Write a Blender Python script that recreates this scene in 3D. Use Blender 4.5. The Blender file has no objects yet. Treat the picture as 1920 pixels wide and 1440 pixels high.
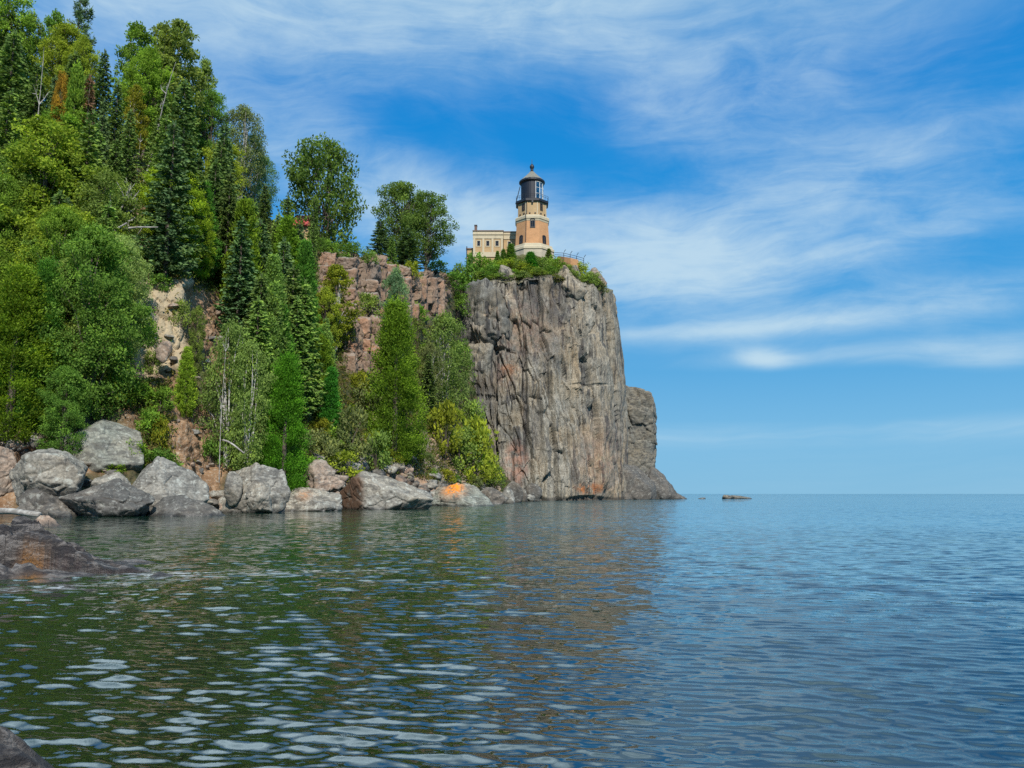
import bpy, bmesh, math, random
import numpy as np
from mathutils import Vector, Matrix
from mathutils.bvhtree import BVHTree

SC = bpy.context.scene
COL = SC.collection
R = math.radians

# ------------------------------------------------------------------ camera
CAM_H, FPX = 1.2, 1500.0                 # eye height over the lake, focal length in pixels of a 1920 wide frame
PITCH = math.atan(206.0 / FPX)
cam_data = bpy.data.cameras.new("camera")
cam_data.sensor_width = 36.0
cam_data.lens = 36.0 * FPX / 1920.0
cam_data.clip_start = 0.1
cam_data.clip_end = 60000.0
cam = bpy.data.objects.new("camera", cam_data)
cam.location = (0, 0, CAM_H)
cam.rotation_euler = (math.pi / 2 + PITCH, 0, 0)
COL.objects.link(cam)
SC.camera = cam

# ------------------------------------------------------------------ light
TO_SUN = Vector((0.16, -0.76, 0.70)).normalized()
SUN_EL = math.asin(TO_SUN.z)
SUN_AZ = math.atan2(TO_SUN.x, TO_SUN.y)
sl = bpy.data.lights.new("sun", 'SUN')
sl.energy = 4.2
sl.angle = R(0.6)
sl.color = (1.0, 0.95, 0.86)
so = bpy.data.objects.new("sun", sl)
so.rotation_euler = (-TO_SUN).to_track_quat('-Z', 'Y').to_euler()
so.location = TO_SUN * 400
COL.objects.link(so)

SC.view_settings.view_transform = 'Standard'
SC.view_settings.look = 'None'
SC.view_settings.exposure = 0.25
SC.view_settings.gamma = 1.0
SC.view_settings.use_curve_mapping = False
SC.cycles.use_denoising = False
SC.cycles.max_bounces = 6
SC.cycles.transparent_max_bounces = 6
SC.cycles.caustics_reflective = False
SC.cycles.caustics_refractive = False


def ray(px, py):
    """direction of the view ray through a pixel of the 1920x1440 frame"""
    x = (px - 960.0) / FPX
    v = (720.0 - py) / FPX
    c, s = math.cos(PITCH), math.sin(PITCH)
    return (x, c - v * s, s + v * c)


def at(px, py, Y):
    d = ray(px, py)
    t = Y / d[1]
    return Vector((d[0] * t, Y, CAM_H + d[2] * t))


# ------------------------------------------------------------------ node helpers
class NT:
    def __init__(s, tree):
        s.t = tree

    def n(s, typ, **kw):
        nd = s.t.nodes.new(typ)
        for k, v in kw.items():
            setattr(nd, k, v)
        return nd

    def put(s, sock, v):
        if hasattr(v, 'is_linked') or isinstance(v, bpy.types.NodeSocket):
            s.t.links.new(v, sock)
        elif v is not None:
            if sock.type == 'RGBA' and hasattr(v, '__len__') and len(v) == 3:
                v = (v[0], v[1], v[2], 1)
            sock.default_value = v

    def math(s, op, a, b=None, c=None, clamp=False):
        nd = s.n('ShaderNodeMath', operation=op, use_clamp=clamp)
        s.put(nd.inputs[0], a)
        if b is not None: s.put(nd.inputs[1], b)
        if c is not None: s.put(nd.inputs[2], c)
        return nd.outputs[0]

    def mix(s, f, a, b, blend='MIX'):
        nd = s.n('ShaderNodeMix', data_type='RGBA', blend_type=blend)
        s.put(nd.inputs[0], f); s.put(nd.inputs[6], a); s.put(nd.inputs[7], b)
        return nd.outputs[2]

    def noise(s, vec, scale=1.0, detail=4.0, rough=0.55, dist=0.0, out=0):
        nd = s.n('ShaderNodeTexNoise')
        s.put(nd.inputs['Vector'], vec)
        nd.inputs['Scale'].default_value = scale
        nd.inputs['Detail'].default_value = detail
        nd.inputs['Roughness'].default_value = rough
        nd.inputs['Distortion'].default_value = dist
        return nd.outputs[out]

    def ramp(s, f, stops, interp='LINEAR'):
        nd = s.n('ShaderNodeValToRGB')
        cr = nd.color_ramp
        cr.interpolation = interp
        while len(cr.elements) < len(stops): cr.elements.new(0.5)
        for e, (p, c) in zip(cr.elements, stops):
            e.position = p
            e.color = (c[0], c[1], c[2], 1) if hasattr(c, '__len__') else (c, c, c, 1)
        s.put(nd.inputs[0], f)
        return nd.outputs[0]

    def smooth(s, v, a, b):
        nd = s.n('ShaderNodeMapRange', interpolation_type='SMOOTHSTEP')
        s.put(nd.inputs[0], v)
        nd.inputs[1].default_value = a; nd.inputs[2].default_value = b
        return nd.outputs[0]

    def mapping(s, vec, scale=(1, 1, 1), rot=(0, 0, 0), loc=(0, 0, 0)):
        nd = s.n('ShaderNodeMapping')
        s.put(nd.inputs[0], vec)
        nd.inputs['Scale'].default_value = scale
        nd.inputs['Rotation'].default_value = rot
        nd.inputs['Location'].default_value = loc
        return nd.outputs[0]

    def attr(s, name, out='Fac'):
        nd = s.n('ShaderNodeAttribute', attribute_name=name)
        return nd.outputs[out]

    def pos(s):
        return s.n('ShaderNodeNewGeometry').outputs['Position']


def new_mat(name):
    m = bpy.data.materials.new(name)
    m.use_nodes = True
    m.node_tree.nodes.clear()
    t = NT(m.node_tree)
    out = t.n('ShaderNodeOutputMaterial')
    return m, t, out


def principled(t, out, color, rough=0.8, bump=None, bstr=0.5, bdist=0.1, **kw):
    p = t.n('ShaderNodeBsdfPrincipled')
    t.put(p.inputs['Base Color'], color)
    t.put(p.inputs['Roughness'], rough)
    for k, v in kw.items():
        t.put(p.inputs[k], v)
    if bump is not None:
        b = t.n('ShaderNodeBump')
        b.inputs['Strength'].default_value = bstr
        b.inputs['Distance'].default_value = bdist
        t.put(b.inputs['Height'], bump)
        t.put(p.inputs['Normal'], b.outputs[0])
    t.t.links.new(p.outputs[0], out.inputs[0])
    return p


# ------------------------------------------------------------------ world: clear sky with streaks of cirrus
W = bpy.data.worlds.new("World")
SC.world = W
W.use_nodes = True
W.node_tree.nodes.clear()
t = NT(W.node_tree)
wo = t.n('ShaderNodeOutputWorld')
bg = t.n('ShaderNodeBackground')
sky = t.n('ShaderNodeTexSky', sky_type='NISHITA')
sky.sun_disc = False
sky.sun_elevation = SUN_EL
sky.sun_rotation = SUN_AZ
sky.altitude = 0
sky.air_density = 1.0
sky.dust_density = 0.3
sky.ozone_density = 3.0
tc = t.n('ShaderNodeTexCoord').outputs['Generated']
sx = t.n('ShaderNodeSeparateXYZ'); t.put(sx.inputs[0], tc)
az = t.math('ARCTAN2', sx.outputs[0], sx.outputs[1])
el = t.math('ARCSINE', sx.outputs[2])


def azel(px, py):
    d = Vector(ray(px, py)).normalized()
    return math.atan2(d.x, d.y), math.asin(d.z)


def blob(px, py, wx, wy, rot=0.0):
    """soft patch of the sky round one direction; widths in pixels of the frame"""
    a0, e0 = azel(px, py)
    da = t.math('SUBTRACT', az, a0); de = t.math('SUBTRACT', el, e0)
    c, s_ = math.cos(rot), math.sin(rot)
    u = t.math('ADD', t.math('MULTIPLY', da, c), t.math('MULTIPLY', de, s_))
    v = t.math('SUBTRACT', t.math('MULTIPLY', de, c), t.math('MULTIPLY', da, s_))
    u = t.math('MULTIPLY', u, FPX / wx); v = t.math('MULTIPLY', v, FPX / wy)
    q = t.math('ADD', t.math('MULTIPLY', u, u), t.math('MULTIPLY', v, v))
    return t.math('EXPONENT', t.math('MULTIPLY', q, -1.0))


cxy = t.n('ShaderNodeCombineXYZ')
t.put(cxy.inputs[0], az); t.put(cxy.inputs[1], el)
P2 = cxy.outputs[0]
warp = t.noise(t.mapping(P2, (3, 5, 1)), 1.0, 3, 0.5, out=1)
wv = t.n('ShaderNodeVectorMath', operation='MULTIPLY_ADD')
t.put(wv.inputs[0], warp); wv.inputs[1].default_value = (0.22, 0.12, 0); t.put(wv.inputs[2], P2)
PW = wv.outputs[0]
n1 = t.noise(t.mapping(PW, (3.0, 14.0, 1), (0, 0, R(-9))), 1.0, 9, 0.60, 0.35)      # long streaks
n4 = t.noise(t.mapping(PW, (9.0, 46.0, 1), (0, 0, R(-14)), (1, 5, 0)), 1.0, 8, 0.66, 0.5)   # fine threads
n2 = t.noise(t.mapping(PW, (8.0, 13.0, 1), (0, 0, R(-20)), (3, 1, 0)), 1.0, 8, 0.62, 0.2)     # flocks
n3 = t.noise(t.mapping(PW, (2.2, 30.0, 1), (0, 0, R(-3)), (7, 2, 0)), 1.0, 7, 0.55, 0.15)    # flat bars low down
terms = [
    (blob(1160, 470, 430, 110, R(-10)), 0.58), (blob(1260, 510, 200, 55, R(-8)), 0.34), (blob(790, 390, 240, 90, R(-12)), 0.36),
    (blob(1620, 330, 400, 80, R(14)), 0.44), (blob(1850, 370, 260, 60, R(8)), 0.22),
    (blob(450, 20, 620, 150, 0), 0.15), (blob(1050, -80, 700, 140, 0), 0.24), (blob(1300, 90, 260, 60, R(-12)), 0.16), (blob(560, 250, 330, 170, R(-20)), 0.08),
    (blob(1250, 180, 260, 70, R(-25)), 0.22), (blob(1560, 130, 330, 120, R(10)), 0.22),
    (blob(1500, 610, 420, 22, R(1)), 0.30), (blob(1430, 672, 52, 18, R(-8)), 0.60), (blob(1650, 660, 340, 22, R(1)), 0.44),
    (blob(1870, 668, 100, 24, 0), 0.55), (blob(1400, 812, 800, 24, 0), 0.34), (blob(1700, 590, 420, 40, 0), 0.16), (blob(1420, 612, 260, 13, R(1)), 0.22), (blob(1760, 545, 280, 20, R(3)), 0.20), (blob(1560, 480, 200, 26, R(8)), 0.22), (blob(1900, 560, 300, 40, 0), 0.2),
    (blob(980, 265, 240, 55, R(-16)), -0.26), (blob(1880, 600, 260, 40, 0), -0.2), (blob(1250, 740, 400, 60, 0), -0.3), (blob(760, 235, 130, 45, R(-20)), -0.25), (blob(1500, 470, 330, 55, R(14)), -0.12), (blob(1850, 140, 240, 130, R(20)), -0.14),
    (blob(1500, 740, 700, 40, 0), -0.25), (blob(250, -700, 950, 460, 0), 0.85),  # last blob: unseen cloud above the frame, added to brighten the water's reflections
]
mask = 0.0
acc = None
for b, k in terms:
    m_ = t.math('MULTIPLY', b, k)
    acc = m_ if acc is None else t.math('ADD', acc, m_)
nn = t.math('ADD', t.math('ADD', t.math('MULTIPLY', n1, 0.38), t.math('MULTIPLY', n2, 0.36)), t.math('MULTIPLY', n4, 0.26))
low = t.smooth(el, 0.24, 0.10)
nn = t.math('ADD', t.math('MULTIPLY', nn, t.math('SUBTRACT', 1.0, t.math('MULTIPLY', low, 0.6))), t.math('MULTIPLY', n3, t.math('MULTIPLY', low, 0.6)))
nn = t.math('MULTIPLY', t.math('SUBTRACT', nn, 0.5), 3.8)
den = t.math('ADD', t.math('ADD', acc, 0.05), t.math('MULTIPLY', nn, t.math('ADD', t.math('MULTIPLY', acc, 0.80), 0.26)))
den = t.math('MULTIPLY', t.smooth(den, -0.05, 1.15), 0.80)
# clear air: the physical sky, pulled toward the deep clean blue of the day
lin = lambda r, g, b: tuple((((c / 255 + 0.055) / 1.055) ** 2.4) / 0.11 / SKY_GAIN for c in (r, g, b))
SKY_GAIN = 2 ** 0.25
grad = t.ramp(t.math('DIVIDE', el, math.pi / 2), [(0.0, tuple(c / 10 for c in lin(128, 187, 222))), (0.045, tuple(c / 10 for c in lin(118, 184, 226))), (0.10, tuple(c / 10 for c in lin(86, 168, 223))), (0.19, tuple(c / 10 for c in lin(36, 150, 222))), (0.30, tuple(c / 10 for c in lin(10, 134, 214))), (0.45, tuple(c / 10 for c in lin(135, 186, 220))), (1.0, tuple(c / 10 for c in lin(150, 190, 215)))])  # top two stops lie above the frame, paled to lighten the reflecting water
grad = t.mix(1.0, grad, (10, 10, 10), 'MULTIPLY')
base = t.mix(0.97, sky.outputs[0], grad)
bright = t.math('ADD', 1.0, t.math('MULTIPLY', t.smooth(el, 0.58, 0.74), 2.0))     # unseen overhead cloud, brightened to whiten the ripple reflections and add fill
vm_ = t.n('ShaderNodeVectorMath', operation='SCALE'); vm_.inputs[0].default_value = lin(204, 228, 240); t.put(vm_.inputs['Scale'], bright)
clouds = t.mix(den, base, vm_.outputs[0])
t.put(bg.inputs[0], clouds)
bg.inputs[1].default_value = 0.11
t.t.links.new(bg.outputs[0], wo.inputs[0])

# ------------------------------------------------------------------ numeric helpers


def _hash(ix, iy, iz, seed):
    h = (ix.astype(np.int64) * 374761393 + iy.astype(np.int64) * 668265263 + iz.astype(np.int64) * 2147483647 + seed * 1274126177) & 0xFFFFFFFF
    h = ((h ^ (h >> 13)) * 1274126177) & 0xFFFFFFFF
    h = ((h ^ (h >> 16)) * 2246822519) & 0xFFFFFFFF
    return ((h ^ (h >> 15)) & 0xFFFFFF) / float(0xFFFFFF)


def vnoise(P, seed=0):
    i = np.floor(P).astype(np.int64)
    f = P - i
    u = f * f * f * (f * (f * 6 - 15) + 10)
    out = 0
    for dx in (0, 1):
        for dy in (0, 1):
            for dz in (0, 1):
                w = (u[:, 0] if dx else 1 - u[:, 0]) * (u[:, 1] if dy else 1 - u[:, 1]) * (u[:, 2] if dz else 1 - u[:, 2])
                out = out + w * _hash(i[:, 0] + dx, i[:, 1] + dy, i[:, 2] + dz, seed)
    return out * 2 - 1


def fbm(P, octaves=5, seed=0, gain=0.5):
    s, a = 0, 1.0
    for k in range(octaves):
        s = s + a * vnoise(P * (2.03 ** k) + 17.3 * k, seed + k)
        a *= gain
    return s


def voronoi(P, seed=0, cheb=False):
    """F1, F2, a random number of the cell, offset from the cell's point; cheb gives square jointed blocks"""
    i = np.floor(P).astype(np.int64)
    n = len(P)
    f1 = np.full(n, 9.0); f2 = np.full(n, 9.0)
    cid = np.zeros(n); off = np.zeros((n, 3))
    for dx in (-1, 0, 1):
        for dy in (-1, 0, 1):
            for dz in (-1, 0, 1):
                a, b, c = i[:, 0] + dx, i[:, 1] + dy, i[:, 2] + dz
                q = np.stack([a + _hash(a, b, c, seed), b + _hash(a, b, c, seed + 1), c + _hash(a, b, c, seed + 2)], 1)
                d = np.abs(P - q).max(1) if cheb else np.sqrt(((P - q) ** 2).sum(1))
                near = d < f1
                f2 = np.where(near, f1, np.minimum(f2, d))
                cid = np.where(near, _hash(a, b, c, seed + 3), cid)
                off = np.where(near[:, None], P - q, off)
                f1 = np.where(near, d, f1)
    return f1, f2, cid, off


def sstep(x, a, b):
    u = np.clip((x - a) / (b - a), 0, 1)
    return u * u * (3 - 2 * u)


def np_mesh(name, V, F, attrs=None, smooth=True):
    """mesh from arrays; F is (n,4) or (n,3)"""
    me = bpy.data.meshes.new(name)
    V = np.asarray(V, np.float32); F = np.asarray(F, np.int32)
    k = F.shape[1]
    me.vertices.add(len(V)); me.vertices.foreach_set('co', V.ravel())
    me.loops.add(F.size); me.loops.foreach_set('vertex_index', F.ravel())
    me.polygons.add(len(F)); me.polygons.foreach_set('loop_start', np.arange(0, F.size, k, dtype=np.int32))
    me.polygons.foreach_set('loop_total', np.full(len(F), k, np.int32))
    me.polygons.foreach_set('use_smooth', np.full(len(F), smooth, bool))
    me.update(calc_edges=True)
    for an, val in (attrs or {}).items():
        a = me.attributes.new(an, 'FLOAT', 'POINT')
        a.data.foreach_set('value', np.asarray(val, np.float32).ravel())
    return me


def grid_faces(nu, nv, wrap=False):
    """vertex index = i*nv + j, i along u"""
    iu = nu if wrap else nu - 1
    i, j = np.meshgrid(np.arange(iu), np.arange(nv - 1), indexing='ij')
    i2 = (i + 1) % nu
    return np.stack([i * nv + j, i2 * nv + j, i2 * nv + j + 1, i * nv + j + 1], -1).reshape(-1, 4)


def link(name, me, mat=None, parent=None):
    o = bpy.data.objects.new(name, me)
    COL.objects.link(o)
    if mat is not None and me is not None and len(me.materials) == 0:
        me.materials.append(mat)
    if parent is not None:
        o.parent = parent
    return o


def tag(o, label, cat, group=None):
    o['label'] = label
    o['category'] = cat
    if group: o['group'] = group
    return o


def empty(name, loc, rz=0.0):
    o = bpy.data.objects.new(name, None)
    o.location = loc
    o.rotation_euler = (0, 0, rz)
    o.empty_display_size = 0.3
    COL.objects.link(o)
    return o


class MB:
    """collects shapes for ONE mesh object"""
    def __init__(s):
        s.v = []; s.f = []

    def raw(s, vs, fs):
        b = len(s.v)
        s.v += [tuple(p) for p in vs]
        s.f += [tuple(i + b for i in f) for f in fs]
        return s

    def box(s, c, size, rz=0.0):
        hx, hy, hz = size[0] / 2, size[1] / 2, size[2] / 2
        cr, sr = math.cos(rz), math.sin(rz)
        vs = []
        for z in (-hz, hz):
            for x, y in ((-hx, -hy), (hx, -hy), (hx, hy), (-hx, hy)):
                vs.append((c[0] + x * cr - y * sr, c[1] + x * sr + y * cr, c[2] + z))
        return s.raw(vs, [(0, 3, 2, 1), (4, 5, 6, 7), (0, 1, 5, 4), (1, 2, 6, 5), (2, 3, 7, 6), (3, 0, 4, 7)])

    def lathe(s, prof, n=32, rot=0.0, cap=True):
        """rings of (radius, z); radius is to the corner"""
        b = []
        for r, z in prof:
            b.append([(r * math.cos(rot + 2 * math.pi * k / n), r * math.sin(rot + 2 * math.pi * k / n), z) for k in range(n)])
        vs = [p for ring in b for p in ring]
        fs = []
        for i in range(len(prof) - 1):
            for k in range(n):
                k2 = (k + 1) % n
                fs.append((i * n + k, i * n + k2, (i + 1) * n + k2, (i + 1) * n + k))
        if cap:
            fs.append(tuple(reversed(range(n))))
            fs.append(tuple(range((len(prof) - 1) * n, len(prof) * n)))
        return s.raw(vs, fs)

    def tube(s, pts, radii, n=6):
        pts = [Vector(p) for p in pts]
        if not hasattr(radii, '__len__'): radii = [radii] * len(pts)
        vs = []; fs = []
        for i, p in enumerate(pts):
            d = (pts[min(i + 1, len(pts) - 1)] - pts[max(i - 1, 0)])
            if d.length < 1e-9: d = Vector((0, 0, 1))
            d.normalize()
            a = d.orthogonal() if abs(d.z) > 0.95 else d.cross(Vector((0, 0, 1)))
            a.normalize(); b = d.cross(a)
            for k in range(n):
                an = 2 * math.pi * k / n
                vs.append(p + (a * math.cos(an) + b * math.sin(an)) * radii[i])
        for i in range(len(pts) - 1):
            for k in range(n):
                k2 = (k + 1) % n
                fs.append((i * n + k, i * n + k2, (i + 1) * n + k2, (i + 1) * n + k))
        fs.append(tuple(reversed(range(n))))
        fs.append(tuple(range((len(pts) - 1) * n, len(pts) * n)))
        return s.raw(vs, fs)

    def mesh(s, name, smooth=False):
        me = bpy.data.meshes.new(name)
        me.from_pydata(s.v, [], s.f)
        me.update()
        if smooth:
            me.polygons.foreach_set('use_smooth', np.ones(len(me.polygons), bool))
        return me

    def build(s, name, mat, parent=None, smooth=False):
        return link(name, s.mesh(name, smooth), mat, parent)

# ------------------------------------------------------------------ rock and earth materials


def project(P):
    """frame pixel of world points (used to say where on the real surface a patch or a groove lies)"""
    c, s = math.cos(PITCH), math.sin(PITCH)
    z = P[:, 2] - CAM_H
    dep = np.maximum(P[:, 1] * c + z * s, 0.5)
    up = -P[:, 1] * s + z * c
    return 960 + FPX * P[:, 0] / dep, 720 - FPX * up / dep


def rock_color(t, tone_grey, tone_warm, sc=1.0, streak=True, con=1.0):
    """mottled stone: grey and warm patches, grain, pale lichen, dark vertical drip stains"""
    p = t.pos()
    big = t.noise(p, 0.16 * sc, 5, 0.6)
    mid = t.noise(p, 0.9 * sc, 6, 0.65)
    fine = t.noise(p, 5.0 * sc, 6, 0.7)
    c = t.mix(t.smooth(big, 0.38, 0.66), tone_grey, tone_warm)
    c = t.mix(1.0, c, t.ramp(mid, [(0.28, 1 - 0.50 * con), (0.5, 1.0), (0.72, 1 + 0.40 * con)]), 'MULTIPLY')
    c = t.mix(1.0, c, t.ramp(fine, [(0.28, 1 - 0.52 * con), (0.5, 1.0), (0.74, 1 + 0.55 * con)]), 'MULTIPLY')
    if streak:
        st = t.noise(t.mapping(p, (1.0, 1.0, 0.06)), 1.0, 6, 0.62, 0.3)
        st2 = t.noise(t.mapping(p, (3.4, 3.4, 0.20), (0, 0, 0), (5, 3, 1)), 1.0, 5, 0.6, 0.2)
        c = t.mix(t.math('MULTIPLY', t.smooth(st, 0.53, 0.59), 0.82), c, (0.034, 0.034, 0.038))
        c = t.mix(t.math('MULTIPLY', t.smooth(st2, 0.56, 0.63), 0.42), c, (0.44, 0.425, 0.375))
        c = t.mix(t.math('MULTIPLY', t.smooth(st2, 0.43, 0.37), 0.42), c, (0.05, 0.047, 0.043))
    return c, p, mid, fine


def wet_band(t, c, p, lo=0.10, hi=0.45):
    """stone at the waterline: dark and wet below, a pale dried rim above it"""
    s = t.n('ShaderNodeSeparateXYZ'); t.put(s.inputs[0], p)
    w = t.math('ADD', s.outputs[2], t.math('MULTIPLY', t.noise(p, 1.5, 3, 0.5), 0.25))
    wet = t.smooth(w, hi + 0.12, lo + 0.12)
    c = t.mix(t.math('MULTIPLY', wet, 0.75), c, (0.02, 0.019, 0.018))
    return c, wet


# sheer cliff
M_CLIFF, t, out = new_mat("cliff_rock")
c, p, mid, fine = rock_color(t, (0.172, 0.166, 0.148), (0.232, 0.192, 0.138))
c = t.mix(1.0, c, t.ramp(t.attr('cid'), [(0.0, (0.58, 0.60, 0.64)), (0.5, (1.0, 0.98, 0.93)), (1.0, (1.42, 1.26, 1.08))]), 'MULTIPLY')
c = t.mix(t.math('MULTIPLY', t.attr('pink'), t.smooth(mid, 0.35, 0.6)), c, (0.30, 0.155, 0.105))
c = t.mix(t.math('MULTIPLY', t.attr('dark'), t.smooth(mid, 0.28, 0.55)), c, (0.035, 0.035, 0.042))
c = t.mix(t.math('MULTIPLY', t.attr('pale'), t.smooth(fine, 0.35, 0.6)), c, (0.46, 0.43, 0.36))
c = t.mix(t.math('MULTIPLY', t.attr('orange'), t.smooth(mid, 0.40, 0.58)), c, (0.42, 0.13, 0.025))
green = t.mix(t.noise(p, 1.3, 4, 0.6), (0.055, 0.075, 0.018), (0.13, 0.10, 0.04))
c = t.mix(t.attr('turf'), c, green)
c, wet = wet_band(t, c, p, 0.3, 0.9)
b = t.math('ADD', t.math('MULTIPLY', mid, 0.5), t.math('MULTIPLY', fine, 0.25))
principled(t, out, c, 0.85, b, 0.9, 0.35)

# hillside: loose earth, duff and rock walls
M_HILL, t, out = new_mat("hillside_ground")
c, p, mid, fine = rock_color(t, (0.235, 0.205, 0.165), (0.28, 0.19, 0.13), con=0.55)
c = t.mix(1.0, c, t.ramp(t.attr('cid'), [(0.0, (0.55, 0.57, 0.60)), (0.5, (1.0, 0.97, 0.92)), (1.0, (1.45, 1.25, 1.05))]), 'MULTIPLY')
c = t.mix(t.math('MULTIPLY', t.attr('tan'), 0.8), c, t.mix(mid, (0.30, 0.225, 0.125), (0.62, 0.50, 0.33)))
c = t.mix(t.math('MULTIPLY', t.attr('red'), t.math('MULTIPLY', t.smooth(mid, 0.22, 0.50), 0.7)), c, (0.19, 0.118, 0.078))
earth = t.mix(t.smooth(mid, 0.35, 0.65), (0.17, 0.090, 0.042), (0.33, 0.195, 0.105))
earth = t.mix(t.smooth(fine, 0.50, 0.68), earth, (0.40, 0.33, 0.25))
earth = t.mix(t.smooth(fine, 0.42, 0.30), earth, (0.075, 0.05, 0.025))
duff = t.mix(t.smooth(mid, 0.4, 0.6), (0.035, 0.045, 0.014), (0.10, 0.075, 0.032))
c = t.mix(t.attr('rock'), t.mix(t.attr('earth'), duff, earth), c)
c, wet = wet_band(t, c, p)
b = t.math('ADD', t.math('MULTIPLY', mid, 0.5), t.math('MULTIPLY', fine, 0.35))
principled(t, out, c, 0.9, b, 0.9, 0.3)


def boulder_mat(name, g1, g2, lich=0.5, dark=0.0):
    m, t, out = new_mat(name)
    c, p, mid, fine = rock_color(t, g1, g2, 1.4, False)
    lf = t.noise(p, 2.3, 8, 0.72, 0.4)
    c = t.mix(t.math('MULTIPLY', t.smooth(lf, 0.52, 0.64), lich), c, (0.52, 0.52, 0.46))
    spots = t.noise(p, 9.0, 4, 0.6)
    c = t.mix(t.math('MULTIPLY', t.smooth(spots, 0.62, 0.70), lich), c, (0.60, 0.60, 0.55))
    vein = t.noise(t.mapping(p, (1.1, 1.1, 3.4), (0.5, 0.3, 0)), 1.0, 6, 0.6, 0.6)
    c = t.mix(t.math('MULTIPLY', t.smooth(vein, 0.49, 0.41), 0.60 + dark), c, (0.06, 0.055, 0.05))
    c = t.mix(t.math('MULTIPLY', t.attr('brown'), t.smooth(mid, 0.30, 0.52)), c, (0.10, 0.055, 0.032))
    c = t.mix(t.math('MULTIPLY', t.attr('lichen'), t.smooth(lf, 0.40, 0.50)), c, (0.86, 0.27, 0.010))
    c, wet = wet_band(t, c, p, 0.04, 0.30)
    rr = t.math('SUBTRACT', 0.85, t.math('MULTIPLY', wet, 0.45))
    b = t.math('ADD', t.math('MULTIPLY', mid, 0.5), t.math('MULTIPLY', fine, 0.35))
    principled(t, out, c, rr, b, 0.8, 0.12)
    return m


M_BOULDER = boulder_mat("boulder_grey", (0.215, 0.202, 0.176), (0.265, 0.230, 0.180), 0.6)
M_BOULDER_GREEN = boulder_mat("boulder_lichen_grey", (0.185, 0.195, 0.165), (0.205, 0.19, 0.15), 0.45)
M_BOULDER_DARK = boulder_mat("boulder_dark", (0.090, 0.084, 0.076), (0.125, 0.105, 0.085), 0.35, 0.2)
M_PILLAR = boulder_mat('pillar_rock', (0.14, 0.135, 0.115), (0.175, 0.15, 0.11), 0.15, 0.25)
M_BOULDER_WARM = boulder_mat("boulder_warm", (0.24, 0.19, 0.15), (0.30, 0.20, 0.14), 0.35)

# dark wave washed bedrock in front
M_BEDROCK, t, out = new_mat("wave_washed_bedrock")
c, p, mid, fine = rock_color(t, (0.066, 0.062, 0.064), (0.098, 0.083, 0.077), 5.0, False)
ve = t.noise(t.mapping(p, (2.2, 5.5, 9.0), (0.25, 0.15, 0.4)), 1.0, 9, 0.70, 0.6)
c = t.mix(t.math('MULTIPLY', t.smooth(ve, 0.53, 0.57), 0.65), c, (0.25, 0.225, 0.21))
c = t.mix(t.math('MULTIPLY', t.smooth(ve, 0.485, 0.455), 0.9), c, (0.026, 0.024, 0.028))
c = t.mix(t.math('MULTIPLY', t.attr('lichen'), t.smooth(fine, 0.30, 0.55)), c, (0.40, 0.17, 0.02))
c = t.mix(t.math('MULTIPLY', t.attr('brown'), t.smooth(mid, 0.35, 0.55)), c, (0.075, 0.022, 0.016))
c0_ = c
c, wet = wet_band(t, c, p, -0.02, 0.12)
c = t.mix(0.45, c, c0_)
rr = t.math('SUBTRACT', 0.75, t.math('MULTIPLY', wet, 0.25))
principled(t, out, c, rr, t.math('ADD', t.math('MULTIPLY', ve, 0.6), t.math('MULTIPLY', fine, 0.5)), 1.0, 0.09)

# ------------------------------------------------------------------ hillside as one sheet from the lake to the plateau behind
HC = {
    -900: [(975, 36), (930, 38), (840, 41), (640, 47), (480, 53), (330, 60), (220, 67), (170, 74)],
    -400: [(974, 38), (930, 40), (830, 43), (620, 50), (460, 56), (310, 63), (210, 71), (165, 79)],
    0: [(968, 43.5), (925, 46), (815, 49), (610, 56), (450, 62), (310, 69), (220, 77), (185, 85)],
    150: [(966, 45), (900, 48), (790, 51), (620, 56), (460, 62), (330, 69), (250, 78), (215, 88)],
    245: [(964, 46.5), (900, 48.5), (800, 52), (690, 55), (535, 57.5), (430, 62), (330, 74), (255, 90)],
    340: [(960, 50), (900, 52), (800, 55), (685, 58), (535, 60.5), (440, 66), (350, 79), (300, 95)],
    420: [(957, 53), (890, 57), (790, 61), (680, 66), (560, 72), (470, 79), (390, 91), (350, 104)],
    500: [(956, 56), (890, 60), (800, 65), (700, 71), (590, 79), (500, 87), (440, 98), (410, 110)],
    560: [(955, 59), (890, 63), (800, 69), (710, 76), (600, 84), (530, 90), (470, 97), (450, 110)],
    600: [(953, 63), (885, 68), (800, 74), (710, 80), (600, 88), (575, 91), (478, 92.5), (468, 100)],
    660: [(953, 67), (885, 73), (800, 79), (705, 85), (610, 87), (578, 93), (484, 95), (474, 104)],
    720: [(951, 72), (890, 79), (810, 86), (710, 91), (610, 94), (585, 99.5), (493, 101), (487, 110)],
    780: [(950, 78), (900, 85), (815, 92), (720, 101), (640, 106), (590, 111), (514, 112.5), (507, 122)],
    830: [(948, 84), (910, 90), (830, 98), (750, 109), (660, 120), (592, 127), (524, 130), (513, 142)],
    880: [(945, 92), (918, 99), (872, 108), (815, 120), (755, 138), (680, 152), (600, 158), (530, 162)],
    930: [(943, 102), (928, 112), (910, 124), (885, 138), (850, 150), (760, 158), (660, 164), (570, 170)],
    1000: [(940, 122), (936, 134), (928, 148), (915, 158), (860, 164), (760, 168), (660, 172), (570, 178)],
}
hx = np.array(sorted(HC))
cols = np.concatenate([np.arange(-900, -40, 12.0), np.arange(-40, 1000.1, 2.4)])
ctrl = np.array([HC[k] for k in hx], float)            # (ncol, 8, 2)
PYc = np.stack([np.interp(cols, hx, ctrl[:, k, 0]) for k in range(8)], 1)
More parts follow.
